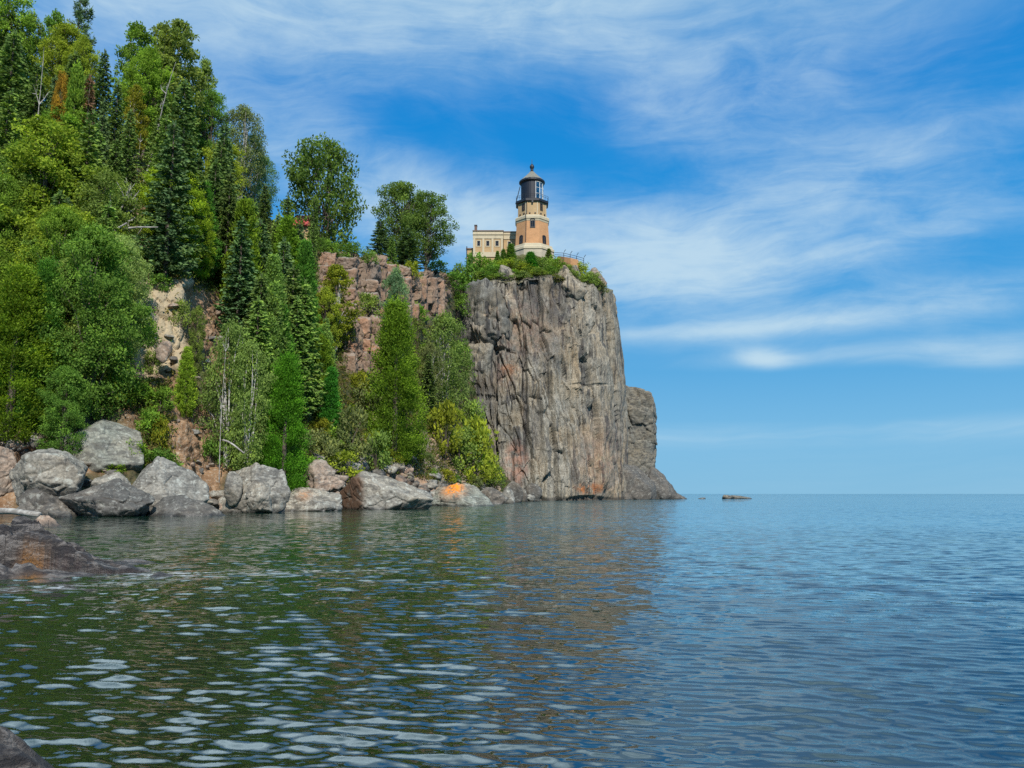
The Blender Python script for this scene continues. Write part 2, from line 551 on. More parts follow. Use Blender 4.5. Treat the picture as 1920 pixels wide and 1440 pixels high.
YYc = np.stack([np.interp(cols, hx, ctrl[:, k, 1]) for k in range(8)], 1)
# soften the bends between columns, inside the dense range only
for A in (PYc, YYc):
    for _ in range(10):
        A[1:-1] = 0.25 * A[:-2] + 0.5 * A[1:-1] + 0.25 * A[2:]
nseg = [5, 34, 42, 50, 50, 44, 40, 20, 10, 8]
rows = []
npx = len(cols)
D = lambda px, py: np.stack([(px - 960) / FPX, math.cos(PITCH) - (720 - py) / FPX * math.sin(PITCH), math.sin(PITCH) + (720 - py) / FPX * math.cos(PITCH)], -1)
ctrlP = []
for k in range(8):
    d = D(cols, PYc[:, k]); tt = YYc[:, k] / d[:, 1]
    ctrlP.append(d * tt[:, None] + np.array([0, 0, CAM_H]))
first = ctrlP[0].copy(); first[:, 1] *= 0.93; first[:, 0] *= 0.93; first[:, 2] = -2.2
b1 = ctrlP[7].copy(); b1[:, :2] *= 1.25; b1[:, 2] += 1.5
b2 = ctrlP[7].copy(); b2[:, :2] *= 5.0; b2[:, 2] += 6.0
ctrlP = [first] + ctrlP + [b1, b2]
for k, n in enumerate(nseg):
    last = (k == len(nseg) - 1)
    for j in range(n + (1 if last else 0)):
        u = j / n
        rows.append(ctrlP[k] * (1 - u) + ctrlP[k + 1] * u)
G = np.stack(rows, 1)                                   # (ncol, nrow, 3)
for _ in range(2):                                       # round the knees of the profile a little
    G[:, 1:-1] = 0.25 * G[:, :-2] + 0.5 * G[:, 1:-1] + 0.25 * G[:, 2:]
nr = G.shape[1]
P = G.reshape(-1, 3)
px, py = project(P)


def region(x0, x1, y0, y1, soft=14.0):
    wob = 10 * vnoise(np.stack([px / 22, py / 22, px * 0], 1), 5)
    return sstep(px + wob, x0 - soft, x0 + soft) * sstep(-px - wob, -x1 - soft, -x1 + soft) * sstep(py + wob, y0 - soft, y0 + soft) * sstep(-py + wob, -y1 - soft, -y1 + soft)


front = (np.arange(len(P)) % nr) < sum(nseg[:8])
rk_red = np.maximum.reduce([region(590, 765, 466, 590, 6), region(735, 840, 505, 600, 6), region(640, 722, 590, 706), region(222, 275, 395, 470)])
rk_tan = region(240, 352, 512, 700)
rk_low = region(735, 925, 806, 930)
rk_talus = np.maximum(region(560, 760, 865, 960), region(-60, 110, 790, 870))
rock_w = np.clip(np.maximum.reduce([rk_red, rk_tan, rk_low, 0.55 * rk_talus]), 0, 1) * front
earth_w = np.maximum.reduce([region(325, 432, 545, 720), region(315, 425, 760, 950), region(555, 610, 680, 750), region(-40, 40, 815, 980), region(645, 760, 825, 900), region(420, 475, 600, 655), 0.8 * region(230, 330, 690, 850), region(-60, 200, 800, 895)]) * front
red_w = np.maximum(rk_red, region(-60, 40, 815, 990))
# normals of the smooth sheet
du = np.gradient(G, axis=0); dv = np.gradient(G, axis=1)
N = np.cross(du, dv).reshape(-1, 3)
N /= np.linalg.norm(N, axis=1)[:, None] + 1e-9
N *= np.where(N[:, 2] + -0.6 * N[:, 1] < 0, -1, 1)[:, None]
S1 = np.array([1 / 2.4, 1 / 2.4, 1 / 4.4]); S2 = np.array([1 / 1.0, 1 / 1.0, 1 / 2.0])
f1, f2, cid, off = voronoi(P * S1 + 0.08 * fbm(P * 0.3, 3, 3)[:, None], 11, True)
g1, g2, cid2, off2 = voronoi(P * S2 + 0.06 * fbm(P * 0.9, 2, 4)[:, None], 12, True)
tilt = (off * (np.stack([cid, (cid * 7.3) % 1, (cid * 13.7) % 1], 1) - 0.5)).sum(1)
rd = (cid - 0.5) * 1.2 + tilt * 0.8 + (cid2 - 0.5) * 0.34 - 0.55 * np.exp(-(f2 - f1) / 0.05) - 0.22 * np.exp(-(g2 - g1) / 0.08) + 0.12 * fbm(P * 1.2, 4, 8)
h1, h2, cid3, off3 = voronoi(P * np.array([1 / 0.7, 1 / 0.7, 1 / 5.0]), 19)
rd_low = (cid3 - 0.5) * 0.8 - 0.35 * np.exp(-(h2 - h1) / 0.08) + 0.5 * (cid - 0.5)
rd = np.where(rk_low > 0.5, rd_low, np.where(rk_tan > 0.3, 0.55 * rd + 0.2, rd))
ed = 0.55 * fbm(P * 0.35, 5, 21) + 0.15 * fbm(P * 1.8, 3, 25)
disp = rock_w * rd + (1 - rock_w) * ed
disp *= sstep(np.arange(len(P)) % nr, 2, 12)
P2_ = P + N * disp[:, None]
ME_HILL = np_mesh("hillside", P2_, grid_faces(npx, nr)[:, ::-1], {'cid': 0.6 * cid + 0.4 * cid2, 'rock': rock_w, 'earth': earth_w, 'tan': rk_tan * front, 'red': red_w * front}, smooth=False)
hill = link("hillside", ME_HILL, M_HILL)
hill['kind'] = 'structure'
HILL_V = P2_; HILL_F = grid_faces(npx, nr)

# ------------------------------------------------------------------ the headland: a sheer wall round a turf topped rock
#        foot px,Y    waist px,Y   rim px,Y,py
HEAD = [
    ((836, 178), (830, 178), (842, 180, 528)),
    ((872, 158), (856, 156), (868, 158, 556)),
    ((905, 148), (872, 149), (880, 151, 536)),
    ((940, 142), (912, 144), (918, 147.5, 527)),
    ((985, 140), (962, 143), (962, 147, 522)),
    ((1040, 143), (1030, 145), (1025, 148, 517)),
    ((1095, 148), (1096, 150), (1082, 153, 524)),
    ((1138, 156), (1143, 157), (1122, 160, 536)),
    ((1161, 168), (1168, 170), (1147, 170, 546)),
    ((1160, 190), (1166, 190), (1140, 190, 542)),
    ((1110, 214), (1112, 214), (1090, 208, 540)),
    ((980, 226), (980, 226), (980, 220, 540)),
    ((850, 216), (850, 216), (855, 212, 545)),
]
TOWER_Y = 166.0
TOWER = at(998, 481, TOWER_Y)
Z_TOP = TOWER.z - 0.3


def loop_interp(pts, n_of):
    """closed loop through pts (m,k), n_of samples per span, Catmull-Rom"""
    m = len(pts); out_ = []
    for i in range(m):
        p0, p1, p2, p3 = pts[i - 1], pts[i], pts[(i + 1) % m], pts[(i + 2) % m]
        n = n_of[i]
        for j in range(n):
            u = j / n
            out_.append(0.5 * ((2 * p1) + (-p0 + p2) * u + (2 * p0 - 5 * p1 + 4 * p2 - p3) * u * u + (-p0 + 3 * p1 - 3 * p2 + p3) * u ** 3))
    return np.array(out_)


foot = []; waist = []; rim = []
for (a, b, c3) in HEAD:
    pr = at(c3[0], c3[2], c3[1]); rim.append(pr)
    zm = pr.z * 0.5
    foot.append(Vector(((a[0] - 960) / FPX * a[1] * 1.008, a[1], -1.5)))
    zq = (zm - CAM_H) / b[1]
    kx = 1.0 / (math.cos(PITCH) - 0.0) if False else 1.0
    dd = b[1] * math.cos(PITCH) + (zm - CAM_H) * math.sin(PITCH)
    waist.append(Vector(((b[0] - 960) / FPX * dd, b[1], zm)))
spans = [60, 60, 60, 70, 70, 70, 70, 60, 50, 14, 12, 12, 12]
FO, WA, RI = (loop_interp(np.array([tuple(v) for v in L]), spans) for L in (foot, waist, rim))
nu = len(FO)
n_wall, n_cap = 300, 60
hs_ = np.linspace(0, 1, n_wall)
wallP = []
for h in hs_:
    l0 = 2 * (h - 0.5) * (h - 1); l1 = -4 * h * (h - 1); l2 = 2 * h * (h - 0.5)
    wallP.append(FO * l0 + WA * l1 + RI * l2)
cen = np.array([TOWER.x - 1.0, TOWER.y + 8, Z_TOP])
rim_in = RI.copy()
for k in range(1, n_cap + 1):
    w = (k / n_cap)
    q = RI * (1 - w) + cen * w
    g = np.clip(w / 0.56, 0, 1) ** 1.12
    q[:, 2] = RI[:, 2] + (Z_TOP - RI[:, 2]) * g
    wallP.append(q)
G = np.stack(wallP, 1)
nv = G.shape[1]
P = G.reshape(-1, 3)
px, py = project(P)
du = np.roll(G, -1, 0) - np.roll(G, 1, 0); dv = np.gradient(G, axis=1)
N = np.cross(du, dv).reshape(-1, 3)
N /= np.linalg.norm(N, axis=1)[:, None] + 1e-9
outw = P - np.array([cen[0], cen[1], 20])
N *= np.where((N * outw).sum(1) < 0, -1, 1)[:, None]
row = np.arange(len(P)) % nv
wallw = sstep(-row, -(n_wall + 4), -(n_wall - 6))
lean = P + np.stack([0.10 * P[:, 2], 0 * P[:, 2], 0 * P[:, 2]], 1)       # joints lean a little
wv_ = np.stack([fbm(P * 0.12, 3, 31), fbm(P * 0.12, 3, 41), fbm(P * 0.12, 3, 51)], 1)
f1, f2, cid, off = voronoi(lean * np.array([1 / 4.6, 1 / 4.6, 1 / 55.0]) + 0.10 * wv_, 61)
g1, g2, cid2, off2 = voronoi(lean * np.array([1 / 2.3, 1 / 2.3, 1 / 15.0]) + 0.09 * wv_, 71, True)
h1, h2, cid3, off3 = voronoi(lean * np.array([1 / 0.9, 1 / 0.9, 1 / 6.0]) + 0.12 * wv_, 81, True)
rnd = lambda c_: np.stack([c_, (c_ * 7.31) % 1, (c_ * 13.77) % 1], 1) - 0.5
side = 1.0 - 0.9 * sstep(px, 1095, 1135)                                      # plainer rock where the face turns seaward
ck = side * sstep(fbm(P * 0.16, 3, 131), -0.25, 0.45)                               # joints open in some places only
disp = (cid - 0.5) * 1.1 + (off * rnd(cid) * np.array([1, 1, 3.0])).sum(1) * 1.9 + (0.25 + 0.75 * ck) * ((cid2 - 0.5) * 1.1 + (off2 * rnd(cid2)).sum(1) * 0.9) + side * ((cid3 - 0.5) * 0.16 + (off3 * rnd(cid3)).sum(1) * 0.22)
disp -= 0.55 * np.abs(fbm(lean * np.array([0.55, 0.55, 0.10]), 4, 141))     # fluted seams
D2 = disp.reshape(nu, nv)
for _ in range(2):                                                            # weathered, not knife sharp, joint edges
    D2 = 0.25 * np.roll(D2, 1, 0) + 0.5 * D2 + 0.25 * np.roll(D2, -1, 0)
    D2[:, 1:-1] = 0.2 * D2[:, :-2] + 0.6 * D2[:, 1:-1] + 0.2 * D2[:, 2:]
disp = np.clip(D2.ravel(), *np.percentile(D2, [2, 98]))
disp -= 0.75 * np.exp(-(f2 - f1) / 0.022) + ck * 0.65 * np.exp(-(g2 - g1) / 0.040) + (1 - ck) * 0.15 * np.exp(-(g2 - g1) / 0.03) + side * 0.14 * np.exp(-(h2 - h1) / 0.06)
k1, k2, cid4, off4 = voronoi(lean * np.array([1 / 1.5, 1 / 1.5, 1 / 2.6]) + 0.2 * wv_, 171)
disp += (0.25 + 0.75 * (1 - ck)) * side * ((cid4 - 0.5) * 0.35 + (off4 * rnd(cid4)).sum(1) * 0.75)      # broken facets
disp += 0.45 * fbm(P * 0.22, 3, 91, 0.45) + 0.07 * fbm(P * np.array([2.4, 2.4, 0.8]), 4, 95, 0.6)


def spot(x, y, rx, ry):
    return np.exp(-((px - x) / rx) ** 2 - ((py - y) / ry) ** 2)


# big shapes one can point to on the face
disp += 1.6 * sstep(spot(905, 585, 48, 52), 0.25, 0.55)                     # block jutting out of the top of the face
disp -= 0.9 * sstep(spot(915, 655, 40, 8), 0.3, 0.7)                       # notch under it
disp += 1.0 * sstep(spot(890, 640, 32, 36), 0.3, 0.6)
disp -= 1.3 * sstep(spot(1045, 575, 14, 62), 0.3, 0.7)                      # dark chimney
disp -= 0.9 * sstep(spot(975, 545, 9, 45), 0.3, 0.7)
disp += 0.9 * sstep(spot(1015, 740, 18, 40), 0.4, 0.6)                      # ledge in mid face
disp -= 1.2 * sstep(spot(1006, 800, 10, 70), 0.3, 0.6)
disp -= 1.0 * sstep(spot(985, 740, 5, 130), 0.3, 0.6)
disp -= 0.35 * sstep(spot(1100, 722, 40, 4), 0.3, 0.7)                       # ledge line on the right half
disp -= 0.35 * sstep(spot(905, 745, 40, 7), 0.2, 0.8)
disp -= 0.8 * sstep(spot(1100, 937, 45, 9), 0.3, 0.7)                      # undercut foot
capd = 0.55 * fbm(P * 0.25, 4, 101) - 0.25
back = sstep(P[:, 1], 172, 185)
DSP = wallw * (1 - 0.6 * back) * disp + (1 - wallw) * capd * sstep(-row, -(n_wall + n_cap), -(n_wall + n_cap * 0.55))
P2_ = P + N * DSP[:, None]
turf = (1 - wallw) * sstep(fbm(P * 0.3, 4, 111), -0.55, -0.1)
turf = np.where(row > n_wall + n_cap * 0.4, 1.0, turf)
pink = 0.85 * sstep(spot(968, 870, 30, 50), 0.3, 0.7) + 0.35 * spot(985, 610, 60, 60) + 0.4 * spot(1120, 860, 40, 60) + 0.4 * spot(945, 700, 20, 30)
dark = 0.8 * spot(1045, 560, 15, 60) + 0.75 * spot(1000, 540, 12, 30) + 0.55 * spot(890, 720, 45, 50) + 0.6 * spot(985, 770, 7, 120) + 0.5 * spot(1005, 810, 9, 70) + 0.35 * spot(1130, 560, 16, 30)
pale = 0.7 * spot(1000, 690, 22, 18) + 0.5 * spot(1105, 600, 9, 50) + 0.55 * spot(1025, 900, 40, 50) + 0.4 * spot(1040, 760, 40, 50) + 0.5 * spot(950, 880, 12, 40)
orange = 0.75 * sstep(spot(1105, 916, 36, 12), 0.2, 0.8) + 0.4 * spot(955, 690, 18, 8) + 0.8 * sstep(spot(1112, 512, 22, 9), 0.3, 0.7)
ME_HEAD = np_mesh("cliff", P2_, grid_faces(nu, nv, True), {'cid': 0.5 * cid + 0.35 * cid2 + 0.15 * cid3, 'pink': np.clip(pink, 0, 1), 'dark': np.clip(dark, 0, 1), 'pale': np.clip(pale, 0, 1), 'orange': np.clip(orange, 0, 1), 'turf': turf}, smooth=False)
cliff = link("cliff", ME_HEAD, M_CLIFF)
cliff['kind'] = 'structure'

# ground finder over hillside and headland
_f_head = grid_faces(nu, nv, True) + len(HILL_V)
BVH = BVHTree.FromPolygons([tuple(v) for v in np.concatenate([HILL_V, P2_])], [tuple(f) for f in np.concatenate([HILL_F, _f_head])])


def hit(px, py):
    """point of the ground seen at a pixel when nothing grows on it"""
    d = Vector(ray(px, py)).normalized()
    r = BVH.ray_cast(Vector((0, 0, CAM_H)), d)
    return r[0]


def drop(x, y):
    r = BVH.ray_cast(Vector((x, y, 120)), Vector((0, 0, -1)))
    return r[0].z if r[0] is not None else 0.0


# ------------------------------------------------------------------ boulders


def rock_mesh(name, rx, ry, rz, seed, sub=4, planes=(), n_planes=13, hmin=0.70, rough=0.05, p=34.0, lichen=None, brown=None):
    bm = bmesh.new()
    bmesh.ops.create_icosphere(bm, subdivisions=sub, radius=1.0)
    V = np.array([v.co[:] for v in bm.verts]); F = np.array([[v.index for v in f.verts] for f in bm.faces])
    bm.free()
    rng = np.random.default_rng(seed)
    n = rng.normal(size=(n_planes, 3)).reshape(-1, 3); n /= np.linalg.norm(n, axis=1)[:, None] + 1e-9
    h = rng.uniform(hmin, 1.0, n_planes)
    for q in planes:
        v = np.array(q[:3], float); v /= np.linalg.norm(v)
        n = np.vstack([n, v]); h = np.append(h, q[3])
    d = np.maximum(V @ n.T, 0) / h
    r = ((d ** p).sum(1) + 1e-6 + 0.55 ** p) ** (-1.0 / p)
    r = np.minimum(r, 1.35)
    V = V * r[:, None]
    sc = np.array([rx, ry, rz])
    Q = V * sc
    L = min(rx, rz)
    o = seed * 3.7
    f1, f2, cid, off = voronoi(Q / (L * 0.55) + o, seed)
    dsp = rough * L * (1.1 * fbm(Q / L * 1.2 + o, 4, seed) + 1.7 * (cid - 0.5) + 1.2 * (off * (np.stack([cid, (cid * 7.3) % 1, (cid * 13.7) % 1], 1) - 0.5)).sum(1) - 1.3 * np.exp(-(f2 - f1) / 0.05) + 0.5 * fbm(Q / L * 5 + o, 3, seed + 5))
    nn = V / np.linalg.norm(V, axis=1)[:, None]
    Q = Q + nn * dsp[:, None]
    at_ = {'cid': np.full(len(Q), 0.2 + 0.7 * ((seed * 0.37) % 1.0)), 'lichen': lichen(Q / sc) if lichen else np.zeros(len(Q)), 'brown': brown(Q / sc) if brown else np.zeros(len(Q))}
    me = np_mesh(name, Q, F, at_, smooth=True)
    return me


def boulder(x0, x1, y0, y1, Y, seed, mat, label, sub=5, depth=0.8, sink=0.25, rz=0.0, name="boulder", group=None, cat="boulder", **kw):
    a = at(x0, (y0 + y1) / 2, Y); b = at(x1, (y0 + y1) / 2, Y)
    top = at((x0 + x1) / 2, y0, Y); bot = at((x0 + x1) / 2, y1, Y)
    w = (b.x - a.x) / 2; hh = (top.z - bot.z)
    Yc = Y + w * depth * 0.6
    a = at(x0, (y0 + y1) / 2, Yc); b = at(x1, (y0 + y1) / 2, Yc); top = at((x0 + x1) / 2, y0, Yc); bot = at((x0 + x1) / 2, y1, Yc)
    w = (b.x - a.x) / 2; hh = top.z - bot.z
    zr = hh * (1 + sink) / 2
    me = rock_mesh(name, w * 1.04, w * depth, zr * 1.04, seed, sub, **kw)
    o = link(name, me, mat)
    o.location = ((a.x + b.x) / 2, Yc, top.z - zr)
    o.rotation_euler = (0, 0, rz)
    tag(o, label, cat, group)
    return o


gs = lambda q, c, r: np.exp(-(((q - np.array(c)) / np.array(r)) ** 2).sum(1))
boulder(20, 160, 834, 962, 44, 3, M_BOULDER, "huge pale grey boulder overhanging a dark hollow beside the red bank", 6, 0.8, 0.05,
        planes=[(-0.72, -0.7, -0.05, 0.70), (0.35, -0.9, 0.12, 0.72), (0.15, -0.62, -0.75, 0.52), (0.2, -0.1, 0.95, 0.80)], hmin=0.76, rough=0.04)
boulder(100, 258, 784, 893, 49, 8, M_BOULDER_GREEN, "greenish grey slab sloping down behind the huge pale boulder", 6, 0.7, 0.2,
        planes=[(0.62, -0.45, 0.62, 0.60), (-0.35, -0.3, 0.85, 0.72)], hmin=0.78, rough=0.035)
boulder(233, 366, 849, 955, 46.2, 14, M_BOULDER, "grey triangular boulder with white lichen flecks beside the earth slope", 6, 0.7, 0.25,
        planes=[(0.68, -0.35, 0.62, 0.52), (-0.70, -0.3, 0.55, 0.60), (0.0, -0.85, 0.4, 0.75)], hmin=0.78, rough=0.04)
boulder(128, 288, 903, 978, 43.2, 21, M_BOULDER_DARK, "low dark lichen-flecked boulder at the water below the triangular boulder", 6, 0.55, 0.2,
        planes=[(0.55, -0.4, 0.75, 0.62), (-0.6, -0.45, -0.5, 0.62), (-0.35, -0.4, 0.8, 0.72)], hmin=0.78, rough=0.05)
boulder(176, 243, 889, 930, 45.0, 22, M_BOULDER, "small squarish grey boulder wedged between the two largest pale boulders", 5, 0.8, 0.2, hmin=0.8)
boulder(272, 410, 936, 976, 44.3, 27, M_BOULDER_DARK, "long low wet boulder at the foot of the earth slope", 5, 0.5, 0.4,
        planes=[(-0.5, -0.6, 0.55, 0.6), (0.3, -0.5, 0.8, 0.66)], hmin=0.78)
boulder(566, 642, 866, 925, 60, 37, M_BOULDER_WARM, "brownish broken boulder between the vivid shore cedar and the big wedge boulder", 5, 0.6, 0.3, planes=[(0.4, -0.4, 0.75, 0.6)], rough=0.09)
boulder(430, 545, 868, 958, 52, 33, M_BOULDER, "broad grey boulder under the white-stemmed birches", 6, 0.7, 0.3,
        planes=[(0.6, -0.4, 0.6, 0.62), (-0.6, -0.5, 0.5, 0.66)], hmin=0.76)
boulder(419, 450, 884, 930, 51.3, 34, M_BOULDER, "small upright rounded boulder leaning on the broad one below the birches", 4, 0.8, 0.2)
boulder(464, 508, 908, 954, 51.2, 35, M_BOULDER, "small rounded boulder in front of the broad one below the birches", 5, 0.8, 0.2)
boulder(536, 640, 914, 962, 57, 41, M_BOULDER, "flat wedge of grey rock with a small orange lichen patch at the water", 6, 0.6, 0.35,
        planes=[(0.45, -0.35, 0.8, 0.55), (-0.3, -0.8, 0.5, 0.75)], hmin=0.78, lichen=lambda q: 0.25 * gs(q, (-0.25, -0.4, 0.6), (0.22, 0.5, 0.35)))
boulder(636, 784, 881, 962, 62, 47, M_BOULDER, "big wedge boulder with brown stained end face standing in the water", 6, 0.6, 0.15,
        planes=[(0.50, -0.3, 0.80, 0.52), (-0.85, -0.5, 0.0, 0.66), (-0.15, -0.55, 0.85, 0.86), (0.25, -0.95, 0.1, 0.72)], hmin=0.88, rough=0.04,
        brown=lambda q: np.clip(1.2 * sstep(-q[:, 0] - 0.25 * q[:, 1], 0.38, 0.62), 0, 1))
boulder(803, 914, 901, 960, 80, 52, M_BOULDER_GREEN, "boulder crowned with bright orange lichen at the water", 6, 0.6, 0.3,
        planes=[(0.5, -0.4, 0.75, 0.58), (-0.6, -0.3, 0.7, 0.62)], hmin=0.78,
        lichen=lambda q: np.clip(1.5 * gs(q, (-0.18, -0.35, 0.75), (0.32, 0.8, 0.45)), 0, 1))
boulder(905, 948, 918, 948, 95, 53, M_BOULDER_DARK, "blackish boulder just past the orange lichen boulder", 4, 0.7, 0.3)
boulder(934, 966, 914, 948, 100, 54, M_BOULDER, "grey rounded boulder between two blackish boulders near the cliff foot", 4, 0.7, 0.3)
boulder(948, 975, 902, 940, 112, 56, M_BOULDER_DARK, "tall blackish boulder leaning on the reddish foot of the cliff", 4, 0.7, 0.3)
boulder(966, 990, 918, 946, 118, 57, M_BOULDER_DARK, "small blackish block at the waterline under the cliff", 4, 0.7, 0.3)
boulder(983, 1014, 914, 944, 128, 58, M_BOULDER_DARK, "last blackish boulder before the sheer cliff rises from the lake", 4, 0.7, 0.3)
boulder(50, 107, 962, 1003, 29.5, 61, M_BOULDER_WARM, "small pinkish rock ridge standing in the shallows near the driftwood", 5, 0.6, 0.4, planes=[(0.6, -0.3, 0.7, 0.55), (-0.6, -0.4, 0.6, 0.62)])
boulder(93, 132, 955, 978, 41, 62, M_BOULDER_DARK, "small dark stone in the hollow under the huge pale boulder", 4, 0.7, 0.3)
boulder(34, 140, 925, 985, 43.6, 64, M_BOULDER_DARK, "wide dark rock added as the shade of the hollow beneath the huge pale boulder", 5, 0.5, 0.3, rough=0.08)  # dark stone added to stand for the black shade under the overhang
boulder(-40, 34, 828, 975, 45.5, 63, M_BOULDER_WARM, "reddish rock bank cut off by the frame edge beside the huge pale boulder", 6, 0.7, 0.1, name="rock_bank", cat="rock bank",
        planes=[(0.75, -0.6, 0.2, 0.6)], hmin=0.78, rough=0.07)
# blocky pillar and steps at the seaward foot of the cliff
boulder(1150, 1234, 727, 838, 188, 71, M_PILLAR, "blocky upper part of the rock pillar against the seaward edge of the cliff", 6, 0.8, 0.0, name="rock_pillar", cat="rock pillar",
        planes=[(1.0, -0.22, 0.10, 0.80), (0.05, -1, 0.04, 0.78), (0.28, -0.1, 1, 0.88), (-1, 0, 0, 0.9), (0.75, -0.1, 0.8, 0.98), (0.8, -0.75, 0, 0.98), (0, 0, -1, 0.92)], n_planes=4, hmin=0.95, rough=0.07, p=46)
boulder(1140, 1232, 818, 955, 188, 78, M_PILLAR, "blocky lower part of the rock pillar under the overhanging block", 6, 0.75, 0.0, name="rock_pillar", cat="rock pillar",
        planes=[(1.0, -0.15, -0.18, 0.80), (0.05, -1, 0.02, 0.78), (0.05, -0.1, 1, 0.95), (-1, 0, 0, 0.9), (0.8, -0.75, 0, 0.96)], n_planes=4, hmin=0.95, rough=0.07, p=46)
boulder(1150, 1228, 866, 950, 170, 72, M_BOULDER_DARK, "slanting rock step at the foot of the seaward pillar", 5, 0.9, 0.3, name="rock_step", cat="rock step",
        planes=[(0.42, -0.3, 0.85, 0.60), (0.9, -0.4, 0, 0.85), (0, -1, 0.1, 0.7)], hmin=0.9)
boulder(1208, 1268, 888, 948, 178, 73, M_BOULDER_DARK, "rounded rock hump seaward of the slanting step", 5, 0.9, 0.3, name="rock_step", cat="rock step", planes=[(0.6, -0.3, 0.7, 0.66)], hmin=0.88)
boulder(1250, 1292, 921, 945, 190, 74, M_BOULDER_DARK, "low dark rock at the very tip of the headland", 4, 0.9, 0.4, planes=[(0.5, -0.2, 0.8, 0.55)], name="rock", cat="rock")
boulder(1352, 1374, 927.5, 938, 196, 75, M_PILLAR, "small dark rock islet with a peaked end standing off the headland", 4, 0.8, 0.4, name="islet", cat="islet")
boulder(1364, 1402, 930, 938, 197, 76, M_PILLAR, "long low dark rock islet off the headland beside the peaked one", 4, 0.6, 0.4, name="islet", cat="islet")
boulder(1308, 1322, 932.3, 937.6, 200, 77, M_PILLAR, "tiny dark rock barely breaking the surface off the headland tip", 3, 0.8, 0.4, name="islet", cat="islet")
# rocks among the turf on the headland
boulder(1036, 1092, 496, 544, 151.5, 81, M_CLIFF, "big grey rock on the cliff brink below the curved railing", 5, 0.8, 0.35, planes=[(0.62, -0.35, 0.65, 0.5), (-0.65, -0.4, 0.5, 0.6)], name="rock", cat="rock")
boulder(1062, 1086, 494, 524, 155.5, 82, M_CLIFF, "grey rock tucked behind the big brink rock", 4, 0.8, 0.3, name="rock", cat="rock")
boulder(930, 966, 503, 526, 148.5, 83, M_CLIFF, "lichen-pale rock showing through the shrubs below the fog building", 5, 0.8, 0.4, name="rock", cat="rock")
boulder(1106, 1138, 507, 536, 160, 84, M_BOULDER_WARM, "reddish rock at the outer brink of the headland top", 5, 0.8, 0.4, planes=[(0.7, -0.2, 0.6, 0.6)], name="rock", cat="rock")
boulder(452, 478, 615, 648, 70.5, 91, M_BOULDER, "white block of rock on the earth slide above the birches", 4, 0.8, 0.2, name="rock", cat="rock")
boulder(434, 452, 600, 632, 70, 92, M_BOULDER, "smaller white block on the earth slide beside the birch trunk", 4, 0.8, 0.2, name="rock", cat="rock")
boulder(296, 324, 633, 668, 55.2, 93, M_BOULDER_WARM, "tan square block jutting from the tan rock face", 4, 0.7, 0.2, planes=[(0.1, -1, 0.05, 0.6), (0, 0, 1, 0.7)], p=30, name="rock", cat="rock")

# massive blocks standing proud of the cliff face, and the jointed blocks of the reddish rock walls
M_WALL, t, out = new_mat("reddish_rock")
c, p, mid, fine = rock_color(t, (0.235, 0.18, 0.14), (0.28, 0.16, 0.10), 1.2, False, 0.8)
c = t.mix(1.0, c, t.ramp(t.attr('cid'), [(0.0, (0.62, 0.66, 0.70)), (0.5, (0.95, 0.92, 0.88)), (1.0, (1.25, 1.05, 0.90))]), 'MULTIPLY')
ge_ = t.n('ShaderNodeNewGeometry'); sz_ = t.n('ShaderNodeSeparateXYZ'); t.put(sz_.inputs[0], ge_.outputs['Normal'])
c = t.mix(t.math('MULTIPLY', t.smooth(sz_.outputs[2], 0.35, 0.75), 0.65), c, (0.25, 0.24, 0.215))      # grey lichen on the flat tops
principled(t, out, c, 0.88, t.math('ADD', t.math('MULTIPLY', mid, 0.5), t.math('MULTIPLY', fine, 0.3)), 0.8, 0.15)


def block(root, x0, x1, y0, y1, seed, mat, out_by=0.35, depth=1.0, box=True, rough=0.05, tilt=0.0):
    h = hit((x0 + x1) / 2, (y0 + y1) / 2)
    if h is None: return
    wd = (x1 - x0) / FPX * h.y / 2
    r_ = random.Random(seed)
    j = lambda: r_.uniform(-0.14, 0.14)
    pl = [(1, j(), j(), 0.9), (-1, j(), j(), 0.9), (j(), -1, j(), 0.86), (j(), j(), 1, 0.9), (j(), j(), -1, 0.9), (0.7 * r_.choice((-1, 1)), -0.7, j(), r_.uniform(0.98, 1.15)), (j(), -0.6, 0.8, r_.uniform(0.98, 1.15))] if box else []
    o = boulder(x0, x1, y0, y1, h.y, seed, mat, "", 5, depth, 0.06, planes=pl, n_planes=3 if box else 11, hmin=0.95 if box else 0.74, rough=rough, p=44, name="rock_block")
    o.location.y = h.y + wd * depth * (1 - out_by)
    o.rotation_euler = (tilt, 0, 0)
    del o['label'], o['category']
    o.parent = root
    o.matrix_parent_inverse = Matrix.Translation(-Vector(root.location))


for k, (x0, x1, y0, y1, ob, tl) in enumerate([(866, 956, 544, 652, 0.40, 0.0), (874, 928, 646, 722, 0.40, 0.1)]):
    block(cliff, x0, x1, y0, y1, 300 + k, M_CLIFF, ob * (1.0 if k < 2 else 0.6), 0.8, box=(k != 0), rough=0.09, tilt=tl)
bh = hit(680, 580)
RW = tag(empty("rock_wall", tuple(bh)), "reddish jointed rock wall of square blocks under the crest trees", "rock wall")
wr_ = random.Random(4)
x = 598.0
while x < 762:
    w_ = wr_.uniform(24, 44); y = 476 + (x - 598) * 0.14 + wr_.uniform(-3, 6)
    yend = np.interp(x, [598, 650, 720, 762], [575, 580, 590, 600])
    while y < yend:
        hh_ = wr_.uniform(16, 38)
        block(RW, x, x + w_ + 3, y, y + hh_ + 3, wr_.randint(400, 9000), M_WALL, wr_.uniform(0.2, 0.5), 0.9, rough=0.09)
        y += hh_
    x += w_
bh = hit(790, 560)
RC = tag(empty("rock_wall", tuple(bh)), "tan rock columns with dark joints between the tall cedar and the cliff", "rock wall")
x = 756.0
